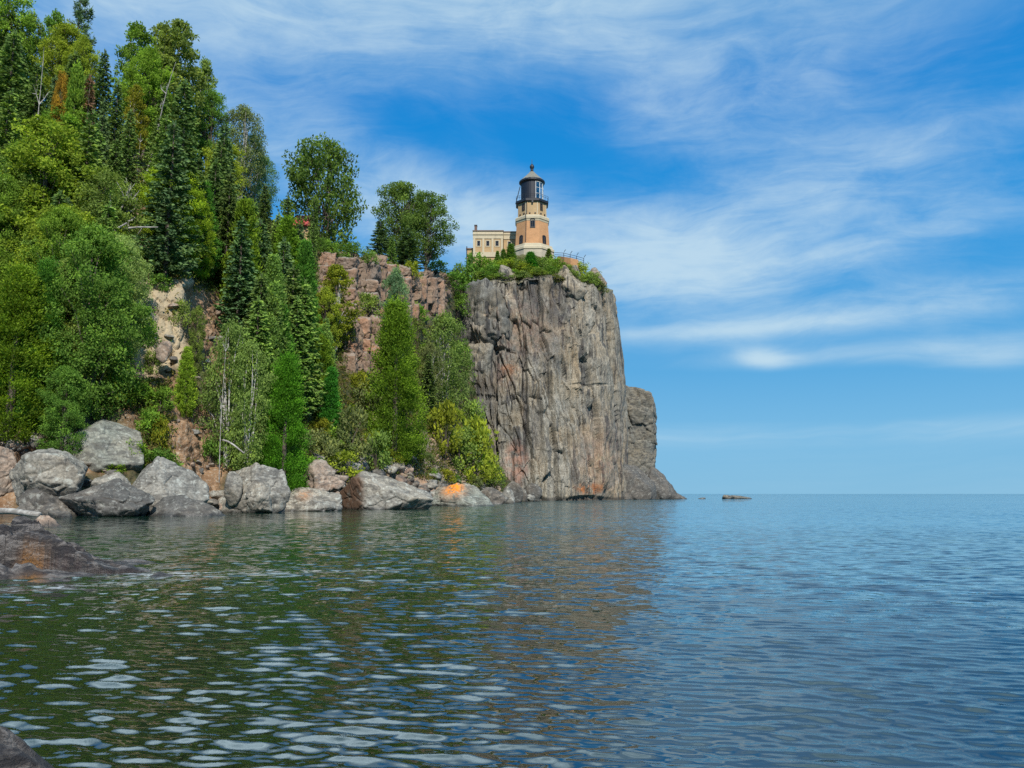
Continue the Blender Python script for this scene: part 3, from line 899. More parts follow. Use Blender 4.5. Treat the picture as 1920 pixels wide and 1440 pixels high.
while x < 832:
    w_ = wr_.uniform(13, 22)
    y = 516 + (x - 756) * 0.12 + wr_.uniform(-5, 5)
    for hh_ in (wr_.uniform(30, 55), wr_.uniform(30, 50)):
        block(RC, x, x + w_ + 2, y, y + hh_ + 3, wr_.randint(400, 9000), M_WALL, wr_.uniform(0.25, 0.55), 1.0, rough=0.08)
        y += hh_
    x += w_
bh = hit(680, 690)
RD = tag(empty("rock_wall", tuple(bh)), "brown square-jointed rock face left of the tall dense cedar", "rock wall")
x = 644.0
while x < 720:
    w_ = wr_.uniform(22, 32)
    y = 592 + wr_.uniform(-4, 8)
    while y < 690:
        hh_ = wr_.uniform(22, 60)
        block(RD, x, x + w_ + 3, y, y + hh_ + 3, wr_.randint(400, 9000), M_WALL, wr_.uniform(0.2, 0.5), 0.9, rough=0.09)
        y += hh_
    x += w_

# stones of the scree between the boulders: several shapes, copied
rng = np.random.default_rng(5)
protos = [rock_mesh("stone", 0.5, 0.45, 0.36, 200 + k, 3, hmin=0.7, rough=0.06) for k in range(6)]
mats3 = [M_BOULDER, M_BOULDER_WARM, M_BOULDER_DARK]
for k, me in enumerate(protos):
    me.materials.append(mats3[k % 3])
SPOTS = [  # px range, py range, count, size, label, group
    (5, 120, 795, 850, 26, (0.5, 1.1), "brownish broken stone in the scree above the huge pale boulder", "stones of the scree above the huge pale boulder"),
    (160, 245, 865, 905, 9, (0.3, 0.7), "broken stone packed between the huge pale boulder and the triangular one", "stones between the large boulders"),
    (370, 440, 925, 962, 16, (0.5, 1.1), "dark shore stone between the earth slope and the birch boulders", "shore stones below the earth slope"),
    (440, 560, 930, 958, 20, (0.7, 1.4), "low wet stone at the waterline below the birch boulders", "waterline stones below the birches"),
    (565, 650, 860, 940, 34, (0.7, 1.8), "tumbled brown-grey stone between the flat wedge and the big wedge boulder", "tumbled stones beside the big wedge boulder"),
    (745, 815, 890, 945, 34, (0.7, 1.7), "tumbled stone between the big wedge boulder and the orange lichen boulder", "tumbled stones beside the orange lichen boulder"),
    (900, 1000, 925, 943, 18, (1.0, 2.2), "dark stone at the waterline along the cliff foot", "waterline stones along the cliff foot"),
    (655, 770, 855, 890, 12, (0.9, 2.2), "pinkish block on the rubble behind the big wedge boulder", "pinkish blocks behind the big wedge boulder"),
    (110, 300, 960, 972, 22, (0.3, 0.8), "dark wet stone in the shallows at the foot of the largest boulders", "shallow water stones by the largest boulders"),
    (560, 660, 945, 956, 16, (0.5, 1.2), "wet stone at the waterline beside the flat wedge rock", "waterline stones by the flat wedge rock"),
    (770, 820, 938, 951, 12, (0.6, 1.4), "wet stone at the waterline between wedge and orange lichen boulders", "waterline stones by the orange lichen boulder"),
    (820, 960, 900, 940, 26, (0.6, 1.6), "grey stone on the rubble under the striped low rocks", "stones under the striped low rocks"),
    (310, 430, 560, 720, 12, (0.3, 0.8), "loose stone on the bare earth slide", "loose stones on the earth slide"),
    (315, 420, 780, 930, 16, (0.25, 0.7), "loose stone on the lower earth slope", "loose stones on the lower earth slope"),
]
for (x0, x1, y0, y1, n, (s0, s1), lab, grp) in SPOTS:
    for k in range(n):
        h = hit(rng.uniform(x0, x1), rng.uniform(y0, y1))
        if h is None: continue
        me = protos[int(rng.integers(0, 6))]
        o = bpy.data.objects.new("stone", me)
        COL.objects.link(o)
        s = rng.uniform(s0, s1)
        o.scale = (s * rng.uniform(0.8, 1.4), s * rng.uniform(0.8, 1.3), s * rng.uniform(0.7, 1.15))
        o.location = h + Vector((0, -0.1, 0.06 * s))
        o.rotation_euler = (rng.uniform(-0.3, 0.3), rng.uniform(-0.3, 0.3), rng.uniform(0, 6.28))
        tag(o, lab, "stone", grp)


# dark bedrock shelf in front, its low end running under the water
def bedrock(name, cx, cy, rx, ry, hgt, seed, nu_, nv_, label, skew=0.0, dip=1.0, cat="bedrock"):
    u = np.linspace(-1.15, 1.15, nu_); v = np.linspace(-1.15, 1.15, nv_)
    U, V = np.meshgrid(u, v, indexing='ij')
    X = U * rx; Yv = V * ry
    Q = np.stack([X.ravel(), Yv.ravel(), 0 * X.ravel()], 1)
    o = seed * 1.3
    wob = 0.22 * fbm(Q * 0.6 + o, 4, seed)
    rr = np.sqrt(U.ravel() ** 2 + V.ravel() ** 2) + wob
    z = hgt * (1 - sstep(rr, 0.30, 1.08)) ** 0.8
    z = z * np.interp(U.ravel(), [-1.15, 0.0, 0.45, 0.85, 1.15], [1.0, 0.95, 0.62, 0.22, 0.03]) ** dip - 0.10
    A = Q @ np.array([[0.93, -0.36, 0], [0.36, 0.93, 0], [0, 0, 1]])
    A = A + 0.25 * np.stack([fbm(Q * 0.8 + 3, 3, seed + 2), fbm(Q * 0.8 + 9, 3, seed + 3), 0 * rr], 1)
    f1, f2, c1, of1 = voronoi(A * np.array([1 / 1.6, 1 / 0.55, 1]) + o, seed + 7)
    g1, g2, c2, of2 = voronoi(A * np.array([1 / 0.6, 1 / 0.22, 1]) + o, seed + 9)
    amp = np.clip(z + 0.14, 0, 0.4) / 0.4
    z = z + amp * (0.42 * (c1 - 0.5) + 1.35 * (of1 * (np.stack([c1, (c1 * 5.7) % 1, 0 * c1], 1) - 0.5)).sum(1) - 0.16 * np.exp(-(f2 - f1) / 0.06)
                   + 0.20 * (c2 - 0.5) - 0.08 * np.exp(-(g2 - g1) / 0.1) + 0.16 * (of2 * (np.stack([c2, (c2 * 5.7) % 1, 0 * c2], 1) - 0.5)).sum(1) + 0.10 * fbm(Q * 1.1 + o, 6, seed + 4, 0.6) + 0.05 * fbm(A * np.array([4.0, 9.0, 1]) + o, 4, seed + 6, 0.6))
    P_ = np.stack([cx + Q[:, 0], cy + Q[:, 1] + skew * Q[:, 0], z], 1)
    pxx, pyy = project(P_)
    lic = np.exp(-((pxx - 58) / 24) ** 2 - ((pyy - 1096) / 14) ** 2)
    brn = np.exp(-((pxx - 215) / 45) ** 2 - ((pyy - 1086) / 12) ** 2) + 0.6 * np.exp(-((pxx - 120) / 50) ** 2 - ((pyy - 1095) / 12) ** 2)
    me = np_mesh(name, P_, grid_faces(nu_, nv_), {'lichen': np.clip(1.6 * lic, 0, 1), 'brown': np.clip(brn, 0, 1)}, smooth=False)
    ob = link(name, me, M_BEDROCK)
    tag(ob, label, cat)
    return ob


bedrock("bedrock_shelf", -11.5, 12.8, 6.2, 3.6, 0.68, 4, 560, 460, "dark purplish bedrock shelf sloping into the lake, washed by ripples", 0.0, 1.0)
bedrock("washed_rock", -5.15, 12.1, 0.5, 0.35, 0.16, 9, 60, 50, "tiny dark rock awash just off the end of the bedrock shelf", cat="rock")
bedrock("shore_rock", -2.24, 3.40, 0.58, 0.37, 0.33, 12, 160, 120, "smooth grey rock tip at the very edge of the shore by the viewer", cat="rock")

# ------------------------------------------------------------------ the lake
rng = np.random.default_rng(77)
azs = np.linspace(R(-52), R(52), 640)
r_near = np.exp(np.arange(math.log(2.0), math.log(130.0), 0.0031))
r_far = np.exp(np.arange(math.log(132.0), math.log(30000.0), 0.10))
rr = np.concatenate([r_near, r_far])
A_, R_ = np.meshgrid(azs, rr, indexing='ij')
WX = (R_ * np.sin(A_)).ravel(); WY = (R_ * np.cos(A_)).ravel()
RR = R_.ravel()
# sheltered water under the hill is calmer
ppx = 960 + FPX * WX / np.maximum(WY, 0.1)
shoreY = np.interp(ppx, hx, np.array([HC[k][0][1] for k in hx]))
rel = WY / shoreY
calm = sstep(rel, 0.30, 0.72) * sstep(-ppx, -1000, -560)
amp = 1.0 - 0.72 * calm
amp = amp * np.interp(RR, [2, 30, 120], [1.0, 1.0, 0.9])
gust = 1.0 + 0.30 * fbm(np.stack([WX / 9, WY / 14, 0 * WX], 1), 3, 7)
amp = amp * np.clip(gust, 0.5, 1.5)
amp = amp * (1.0 - 0.38 * sstep(ppx, 850, 1350))          # the open water is less ruffled than the bay
amp = amp * (1.0 + 0.32 * sstep(-ppx, -820, -150) * sstep(-RR, -26, -12))   # wind across the mouth of the bay
step = RR * 0.0031
Z = np.zeros(len(WX)); DX = np.zeros(len(WX)); DY = np.zeros(len(WX))
nw = 140
lam = np.exp(np.concatenate([rng.uniform(math.log(0.10), math.log(0.42), 108), rng.uniform(math.log(0.42), math.log(1.0), 18), rng.uniform(math.log(1.0), math.log(2.6), 14)]))
lam = lam * np.where(lam < 1.0, 0.50, 0.75)
ang = math.atan2(-1.0, -0.18) + rng.normal(0, 0.30, nw)
ph = rng.uniform(0, 6.28, nw)
for i in range(nw):
    k = 2 * math.pi / lam[i]
    a = 0.0265 / k * (0.28 if lam[i] > 0.7 else (0.55 if lam[i] > 0.21 else 1.0))
    kx, ky = math.cos(ang[i]) * k, math.sin(ang[i]) * k
    f = sstep(lam[i] / np.maximum(step, 1e-4), 2.5, 5.5)
    th = kx * WX + ky * WY + ph[i]
    s_ = np.sin(th) * f * amp
    Z += a * s_
    c_ = np.cos(th) * f * amp * a * 0.8
    DX += c_ * math.cos(ang[i]); DY += c_ * math.sin(ang[i])
Wv = np.stack([WX + DX, WY + DY, Z], 1)
bedz = lambda x, y: -np.clip(0.13 + (0.085 - 0.062 * sstep(x, -1.2, 2.5)) * (y - 2.5) + (0.0035 - 0.001 * sstep(x, -1.2, 2.5)) * np.clip(y - 2.5, 0, 60) ** 2, -0.5, 9.0)
depth = np.maximum(-bedz(WX, WY), 0.02)
# broken water over the washed rocks
foam = np.exp(-((WX + 4.9) / 1.5) ** 2 - ((WY - 12.3) / 0.55) ** 2) + 0.9 * np.exp(-((WX + 6.4) / 1.5) ** 2 - ((WY - 10.2 - 0.75 * (WX + 6.4)) / 0.6) ** 2) + 0.6 * np.exp(-((WX + 3.0) / 1.2) ** 2 - ((WY - 12.9) / 0.4) ** 2)
# plain sheet for the rest of the lake round the viewer
az2 = np.linspace(R(52), R(308), 80); r2 = np.exp(np.linspace(math.log(0.6), math.log(30000.0), 60))
A2, B2 = np.meshgrid(az2, r2, indexing='ij')
Wv2 = np.stack([(B2 * np.sin(A2)).ravel(), (B2 * np.cos(A2)).ravel(), np.zeros(A2.size)], 1)
F_w = np.concatenate([grid_faces(len(azs), len(rr)), grid_faces(80, 60) + len(Wv)])
dep2 = np.maximum(-bedz(Wv2[:, 0], Wv2[:, 1]), 0.02)
Wv = np.concatenate([Wv, Wv2]); depth = np.concatenate([depth, dep2]); foam = np.concatenate([foam, 0 * dep2]); calm = np.concatenate([calm, 0 * dep2])
ME_W = np_mesh("lake_water", Wv, F_w, {'depth': depth, 'foam': np.clip(foam, 0, 1), 'calm': calm})
if ME_W.polygons[0].normal.z < 0: ME_W.flip_normals()
M_WATER, t, out = new_mat("lake_water")
p = t.pos()
geo = t.n('ShaderNodeNewGeometry')
ln = t.n('ShaderNodeVectorMath', operation='LENGTH'); t.put(ln.inputs[0], p)
dist = ln.outputs['Value']
def slope(scale, rot, loc, k):
    nz = t.noise(t.mapping(p, scale, (0, 0, R(rot)), loc), 1.0, 2, 0.5, 0.3, out=1)
    v = t.n('ShaderNodeVectorMath', operation='SUBTRACT'); t.put(v.inputs[0], nz); v.inputs[1].default_value = (0.5, 0.5, 0.5)
    m = t.n('ShaderNodeVectorMath', operation='MULTIPLY'); t.put(m.inputs[0], v.outputs[0]); m.inputs[1].default_value = (k * 0.75, k, 0)
    return m.outputs[0]
def vscale(v, f):
    m = t.n('ShaderNodeVectorMath', operation='SCALE'); t.put(m.inputs[0], v); t.put(m.inputs['Scale'], f); return m.outputs[0]
def vadd(a, b):
    m = t.n('ShaderNodeVectorMath', operation='ADD'); t.put(m.inputs[0], a); t.put(m.inputs[1], b); return m.outputs[0]
sx_p = t.n('ShaderNodeSeparateXYZ'); t.put(sx_p.inputs[0], p)
open_ = t.smooth(t.math('DIVIDE', sx_p.outputs[0], t.math('MAXIMUM', sx_p.outputs[1], 1.0)), -0.08, 0.26)
quiet = t.math('SUBTRACT', t.math('SUBTRACT', 1.0, t.math('MULTIPLY', open_, 0.35)), t.math('MULTIPLY', t.attr('calm'), 0.80))
gus = t.math('ADD', 0.55, t.noise(t.mapping(p, (0.05, 0.12, 1), (0, 0, R(8))), 1.0, 3, 0.6))
far1 = t.math('MULTIPLY', t.math('MULTIPLY', t.smooth(dist, 5.0, 12.0), quiet), gus)
far2 = t.math('MULTIPLY', t.math('MULTIPLY', t.smooth(dist, 14.0, 45.0), quiet), gus)
far3 = t.math('MULTIPLY', t.math('MULTIPLY', t.smooth(dist, 60.0, 200.0), quiet), gus)
sl_ = vadd(vscale(slope((2.6, 4.2, 1), 6, (0, 0, 0), 1.35), far1), vscale(slope((0.8, 1.7, 1), -5, (4, 1, 0), 0.45), far2))
sl_ = vadd(sl_, vscale(slope((0.10, 0.28, 1), 4, (9, 3, 0), 0.30), far3))
sl_ = vadd(sl_, vscale(slope((13, 24, 1), 0, (2, 7, 0), 0.16), quiet))
fo = t.noise(t.mapping(p, (3.0, 6.5, 1)), 1.0, 7, 0.68, 0.8)
sl_ = vadd(sl_, vscale(slope((3, 6, 1), 20, (1, 1, 0), 0.45), t.attr('foam')))
nrm = t.n('ShaderNodeVectorMath', operation='NORMALIZE'); t.put(nrm.inputs[0], vadd(geo.outputs['Normal'], sl_))
bm_ = nrm
fr = t.n('ShaderNodeFresnel'); fr.inputs['IOR'].default_value = 2.45; t.put(fr.inputs['Normal'], bm_.outputs[0])
gl = t.n('ShaderNodeBsdfGlossy'); gl.inputs['Roughness'].default_value = 0.03; t.put(gl.inputs['Normal'], bm_.outputs[0])
t.put(gl.inputs['Color'], (0.98, 0.99, 1.0))
tr = t.n('ShaderNodeBsdfTransparent'); t.put(tr.inputs['Color'], (0.62, 0.80, 0.66))
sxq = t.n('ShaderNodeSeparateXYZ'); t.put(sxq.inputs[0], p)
mk = t.n('ShaderNodeBsdfDiffuse'); t.put(mk.inputs['Color'], t.mix(t.smooth(t.attr('depth'), 0.3, 3.5), (0.034, 0.056, 0.030), t.mix(t.smooth(t.math('DIVIDE', sxq.outputs[0], t.math('MAXIMUM', sxq.outputs[1], 1.0)), -0.15, 0.28), (0.014, 0.044, 0.024), (0.055, 0.140, 0.180))))  # open side of the body colour lightened to make up weak sky reflection
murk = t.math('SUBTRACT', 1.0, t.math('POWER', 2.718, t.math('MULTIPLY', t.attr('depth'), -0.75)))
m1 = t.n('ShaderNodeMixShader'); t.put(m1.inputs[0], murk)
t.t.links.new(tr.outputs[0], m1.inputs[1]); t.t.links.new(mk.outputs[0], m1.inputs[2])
m2 = t.n('ShaderNodeMixShader'); t.put(m2.inputs[0], fr.outputs[0])
t.t.links.new(m1.outputs[0], m2.inputs[1]); t.t.links.new(gl.outputs[0], m2.inputs[2])
fd = t.n('ShaderNodeBsdfDiffuse'); t.put(fd.inputs['Color'], (0.55, 0.57, 0.60))
m3 = t.n('ShaderNodeMixShader')
t.put(m3.inputs[0], t.math('MULTIPLY', t.math('MULTIPLY', t.smooth(fo, 0.48, 0.62), t.smooth(t.attr('foam'), 0.10, 0.8)), 0.55))
t.t.links.new(m2.outputs[0], m3.inputs[1]); t.t.links.new(fd.outputs[0], m3.inputs[2])
t.t.links.new(m3.outputs[0], out.inputs[0])
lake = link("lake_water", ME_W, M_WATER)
lake['kind'] = 'structure'

bx = np.linspace(-160, 160, 161); by = np.concatenate([np.linspace(-12, 20, 90), np.linspace(21, 260, 60)])
BX, BY = np.meshgrid(bx, by, indexing='ij')
BQ = np.stack([BX.ravel(), BY.ravel(), 0 * BX.ravel()], 1)
BZ = np.minimum(bedz(BQ[:, 0], BQ[:, 1]), 0.35) + 0.05 * fbm(BQ * 1.1, 4, 5)
BQ[:, 2] = BZ
M_BED, t, out = new_mat("lakebed_cobble")
p = t.pos()
vo = t.n('ShaderNodeTexVoronoi'); vo.inputs['Scale'].default_value = 6.0; t.put(vo.inputs['Vector'], p)
c = t.mix(t.noise(p, 0.9, 4, 0.6), (0.13, 0.10, 0.055), (0.25, 0.18, 0.11))
sv_ = t.n('ShaderNodeSeparateColor'); t.put(sv_.inputs[0], vo.outputs['Color'])
c = t.mix(1.0, c, t.ramp(sv_.outputs[0], [(0.0, (0.55, 0.55, 0.55)), (1.0, (1.25, 1.2, 1.15))]), 'MULTIPLY')
c = t.mix(1.0, c, (2.3, 2.1, 1.8), 'MULTIPLY')
principled(t, out, c, 0.9)
bed = link("lakebed", np_mesh("lakebed", BQ, grid_faces(len(bx), len(by))), M_BED)
bed['kind'] = 'structure'

# ------------------------------------------------------------------ lighthouse, fog building, railing, keeper's house


def paint_mat(name, col, rough=0.7, var=0.12, sc=1.5, metallic=0.0, stain=0.25):
    m, t, out = new_mat(name)
    p = t.pos()
    n = t.noise(p, sc, 6, 0.65)
    c = t.mix(1.0, col, t.ramp(n, [(0.25, 1 - var), (0.75, 1 + var)]), 'MULTIPLY')
    st = t.noise(t.mapping(p, (2.2, 2.2, 0.25)), 1.0, 5, 0.6)
    c = t.mix(t.math('MULTIPLY', t.smooth(st, 0.52, 0.72), stain), c, (col[0] * 0.45, col[1] * 0.42, col[2] * 0.4))
    principled(t, out, c, rough, n, 0.15, 0.02, Metallic=metallic)
    return m


def brick_mat(name, c1, c2, mortar, bw=0.42, bh=0.14):
    m, t, out = new_mat(name)
    p = t.pos()
    s = t.n('ShaderNodeSeparateXYZ'); t.put(s.inputs[0], p)
    cx = t.n('ShaderNodeCombineXYZ')
    t.put(cx.inputs[0], t.math('ADD', s.outputs[0], t.math('MULTIPLY', s.outputs[1], 0.83))); t.put(cx.inputs[1], s.outputs[2])
    b = t.n('ShaderNodeTexBrick'); b.inputs['Scale'].default_value = 1.0
    t.put(b.inputs['Vector'], cx.outputs[0])
    b.inputs['Brick Width'].default_value = bw; b.inputs['Row Height'].default_value = bh
    b.inputs['Mortar Size'].default_value = 0.012
    t.put(b.inputs['Color1'], c1); t.put(b.inputs['Color2'], c2); t.put(b.inputs['Mortar'], mortar)
    n = t.noise(p, 0.8, 6, 0.65)
    c = t.mix(1.0, b.outputs[0], t.ramp(n, [(0.3, 0.86), (0.7, 1.12)]), 'MULTIPLY')
    st = t.noise(t.mapping(p, (1.6, 1.6, 0.2)), 1.0, 5, 0.6)
    c = t.mix(t.math('MULTIPLY', t.smooth(st, 0.55, 0.72), 0.28), c, (c1[0] * 0.5, c1[1] * 0.45, c1[2] * 0.42))
    principled(t, out, c, 0.85)
    return m


M_ORANGE = brick_mat("buff_brick", (0.52, 0.265, 0.115), (0.47, 0.235, 0.10), (0.46, 0.27, 0.15))
M_TAN = brick_mat("tan_brick", (0.47, 0.31, 0.15), (0.42, 0.275, 0.135), (0.42, 0.31, 0.19))
M_CREAM = paint_mat("cream_stone", (0.50, 0.425, 0.295), 0.8, 0.10)
M_STONE = brick_mat("base_stone", (0.46, 0.40, 0.30), (0.41, 0.36, 0.27), (0.38, 0.33, 0.25), 1.2, 0.55)
M_NAVY = paint_mat("navy_metal", (0.003, 0.006, 0.016), 0.6, 0.2, stain=0.1)
M_BLACK = paint_mat("black_metal", (0.012, 0.013, 0.018), 0.5, 0.2, stain=0.1)
M_ROOF = paint_mat("lantern_roof", (0.19, 0.175, 0.14), 0.6, 0.2, 3.0)
M_DARKWOOD = paint_mat("dark_window_frame", (0.025, 0.020, 0.018), 0.6, 0.2)
M_WHITE = paint_mat("white_paint", (0.75, 0.75, 0.72), 0.5, 0.06, stain=0.1)
M_GLASS, t, out = new_mat("window_glass")
principled(t, out, (0.012, 0.014, 0.018), 0.12)
M_LGLASS, t, out = new_mat("lantern_glass")
g1_ = t.n('ShaderNodeBsdfTransparent'); t.put(g1_.inputs[0], (0.92, 0.96, 0.97))
g2_ = t.n('ShaderNodeBsdfGlossy'); g2_.inputs['Roughness'].default_value = 0.03
mx = t.n('ShaderNodeMixShader'); mx.inputs[0].default_value = 0.30
t.t.links.new(g1_.outputs[0], mx.inputs[1]); t.t.links.new(g2_.outputs[0], mx.inputs[2]); t.t.links.new(mx.outputs[0], out.inputs[0])
M_LENS, t, out = new_mat("lens_glass")
principled(t, out, (0.62, 0.70, 0.70), 0.12)

LY = TOWER_Y
LX = TOWER.x
KP = (at(1000, 400, LY).x - at(999, 400, LY).x)          # metres to one frame pixel at the tower
zpx = lambda y, Y=LY: at(998, y, Y - 3.0).z               # heights read on the near face
TW = tag(empty("lighthouse", (LX, LY, Z_TOP)), "octagonal buff brick lighthouse tower with black lantern on the cliff top", "lighthouse")
TW_INV = Vector((LX, LY, Z_TOP))
OCT = math.pi / 8.0
cosO = math.cos(OCT)


def oct_part(name, prof, mat, smooth=False, n=8, rot=OCT):
    """prof: (half width in frame pixels, frame y)"""
    mb = MB()
    k = 1.0 / cosO if n == 8 else 1.0
    mb.lathe([(hw * KP * k, at(998, y, LY - hw * KP).z - Z_TOP) for hw, y in prof], n, rot)
    return mb.build(name, mat, TW, smooth)


oct_part("plinth", [(40.0, 492), (38.8, 466), (38.8, 465.5)], M_STONE)
oct_part("plinth_ledge", [(40.2, 465.4), (40.2, 461.5), (37.2, 460.2), (36.6, 456.0), (34.2, 455.4)], M_CREAM)
low = oct_part("lower_wall", [(31.6, 456.6), (29.0, 413.0)], M_ORANGE)
oct_part("cornice", [(29.4, 413.2), (30.2, 409.5), (31.2, 408.5), (31.4, 404.0), (30.0, 402.6), (27.4, 402.0)], M_CREAM)
oct_part("upper_wall", [(26.6, 401.9), (26.3, 377.6)], M_TAN)
oct_part("gallery_deck", [(26.5, 377.5), (28.5, 375.6), (30.0, 375.2), (30.2, 371.2), (29.2, 370.9)], M_BLACK)
# lantern: dark plates on the landward side, panes toward the lake
drum_r = 20.8 * KP
zb, zt = zpx(370.8) - Z_TOP, at(998, 338.2, LY - 20.8 * KP).z - Z_TOP
lan = MB()
nL = 30
a_gl0, a_gl1 = R(-80), R(45)                              # glazed sector as seen from above (0 = east)
angs = [2 * math.pi * k / nL for k in range(nL + 1)]
def in_glass(a):
    a = (a + math.pi) % (2 * math.pi) - math.pi
    return R(-70) <= a <= R(50)
for k in range(nL):
    if not in_glass((angs[k] + angs[k + 1]) / 2):
        q = []
        for r_ in (drum_r, drum_r - 0.06):
            for a in (angs[k], angs[k + 1]):
                for z in (zb, zt):
                    q.append((r_ * math.cos(a), r_ * math.sin(a), z))
        lan.raw(q, [(0, 2, 3, 1), (4, 5, 7, 6), (0, 1, 5, 4), (2, 6, 7, 3)])
lantern = lan.build("lantern_wall", M_NAVY, TW)
gm = MB(); fm = MB()
gk = [k for k in range(nL) if in_glass((angs[k] + angs[k + 1]) / 2)]
for k in gk:
    r_ = drum_r - 0.02
    q = [(r_ * math.cos(a), r_ * math.sin(a), z) for a in (angs[k], angs[k + 1]) for z in (zb + 0.25, zt - 0.25)]
    gm.raw(q, [(0, 2, 3, 1)])
gm.build("lantern_pane", M_LGLASS, TW)
for i, k in enumerate(gk + [gk[-1] + 1]):
    if i % 2 == 0:
        a = angs[k % nL] if k < nL else angs[0]
        fm.tube([(drum_r * math.cos(a), drum_r * math.sin(a), zb), (drum_r * math.cos(a), drum_r * math.sin(a), zt)], 0.06, 6)
for z in np.linspace(zb + 0.1, zt - 0.1, 4):
    pts = [(drum_r * math.cos(angs[k % nL]), drum_r * math.sin(angs[k % nL]), z) for k in gk + [gk[-1] + 1]]
    fm.tube(pts, 0.10 if z < zb + 0.2 or z > zt - 0.2 else 0.045, 6)
fm.build("lantern_frame", M_WHITE, TW)
MB().lathe([(0.35, zb + 0.1), (0.75, zb + 0.8), (0.85, (zb + zt) / 2), (0.75, zt - 0.9), (0.3, zt - 0.2)], 20).build("lens", M_LENS, TW, True)
MB().lathe([(drum_r - 0.1, zb + 0.02), (drum_r - 0.1, zb + 0.06)], 30).build("lantern_floor", M_BLACK, TW)
oct_part("eave", [(21.5, 338.3), (23.6, 335.8), (24.4, 334.8), (24.4, 332.4), (23.0, 331.6)], M_BLACK, False, 30, 0)
roof = oct_part("lantern_roof", [(23.2, 331.5), (14.0, 327.0), (6.0, 322.6), (4.2, 321.0)], M_ROOF, False, 16, math.pi / 16)
oct_part("vent_ball", [(3.6, 321.0), (2.6, 318.8), (2.8, 315.6), (3.9, 313.6), (4.3, 311.4), (3.7, 309.2), (2.2, 307.8), (0.9, 307.2)], M_BLACK, True, 20, 0)
oct_part("lightning_rod", [(0.55, 307.5), (0.35, 299.0)], M_BLACK, False, 6, 0)
# gallery railing
gr = MB()
rg = 29.6 * KP / cosO
zr0 = zpx(371.0) - Z_TOP
for k in range(8):
    a = OCT + k * math.pi / 4
    a2 = OCT + (k + 1) * math.pi / 4
    A, B = Vector((rg * math.cos(a), rg * math.sin(a), zr0)), Vector((rg * math.cos(a2), rg * math.sin(a2), zr0))
    for u in (0, 0.33, 0.67):
        q = A.lerp(B, u)
        gr.tube([q, q + Vector((0, 0, 0.85))], 0.045 if u == 0 else 0.028, 5)
    for zz in (0.45, 0.85):
        gr.tube([A + Vector((0, 0, zz)), B + Vector((0, 0, zz))], 0.03, 5)
gr.build("gallery_railing", M_BLACK, TW)
# stay leaning from the eave down past the gallery
zs0, zs1 = zpx(343) - Z_TOP, zpx(376.5) - Z_TOP
MB().tube([(-22.5 * KP, -1.0, zs0), (-31.0 * KP, -1.0, zs1)], 0.09, 6).build("stay_rod", M_BLACK, TW)
# rain pipe at the edge of the near face
f_h = lambda hw: hw * KP
def face_y(y):                                           # distance of the near face from the axis at a frame height
    return np.interp(y, [377.6, 401.9, 402.6, 408.5, 413.4, 455.3], [26.3, 26.6, 31.4, 31.4, 29.0, 31.6]) * KP
pp = []
for y in (378, 401, 403, 409, 414, 455):
    hw = face_y(y)
    pp.append((-hw * math.tan(OCT) * 0.97, -hw - 0.06, zpx(y) - Z_TOP))
MB().tube(pp, 0.07, 6).build("rain_pipe", M_BLACK, TW)


def tower_window(face, u0, u1, y0, y1, arched, lab=None):
    """window in one octagon face; u in frame pixels along the face from its middle"""
    phi = -math.pi / 2 + face * math.pi / 4               # outward direction
    o = Vector((math.cos(phi), math.sin(phi), 0)); s = Vector((-math.sin(phi), math.cos(phi), 0))
    def pt(u, y, d):
        return o * (face_y(min(max(y, 378), 455)) + d) + s * (u * KP) + Vector((0, 0, zpx(y) - Z_TOP))
    def outline(g, d):
        ua, ub, ya, yb = u0 - g, u1 + g, y0 - g, y1 + g
        L = [pt(ua, yb, d), pt(ub, yb, d)]
        if arched:
            um = (ua + ub) / 2; hw = (ub - ua) / 2; rise = hw * 0.62
            for k in range(9):
                an = math.pi * k / 8
                L.append(pt(um + hw * math.cos(an), ya + rise - rise * math.sin(an), d))
        else:
            L += [pt(ub, ya, d), pt(ua, ya, d)]
        return L
    A, B, Cc = outline(1.1, 0.10), outline(-0.5, 0.10), outline(-0.5, -0.02)
    A0 = outline(1.1, -0.05)
    n = len(A)
    mb = MB(); vs = A0 + A + B + Cc
    fs = []
    for q in range(3):
        for k in range(n):
            k2 = (k + 1) % n
            fs.append((q * n + k, q * n + k2, (q + 1) * n + k2, (q + 1) * n + k))
    mb.raw(vs, fs)
    um = (u0 + u1) / 2; ym = (y0 + y1) / 2
    for (ua, ya, ub, yb) in ((um, y0 + 1.5, um, y1), (u0, ym + 1, u1, ym + 1)):
        mb.tube([pt(ua, ya, 0.05), pt(ub, yb, 0.05)], 0.05, 4)
    w = mb.build("window", M_DARKWOOD, TW)
    pm = MB().raw(outline(-0.5, 0.0), [tuple(range(n))])
    pm.build("pane", M_GLASS, w)
    return w


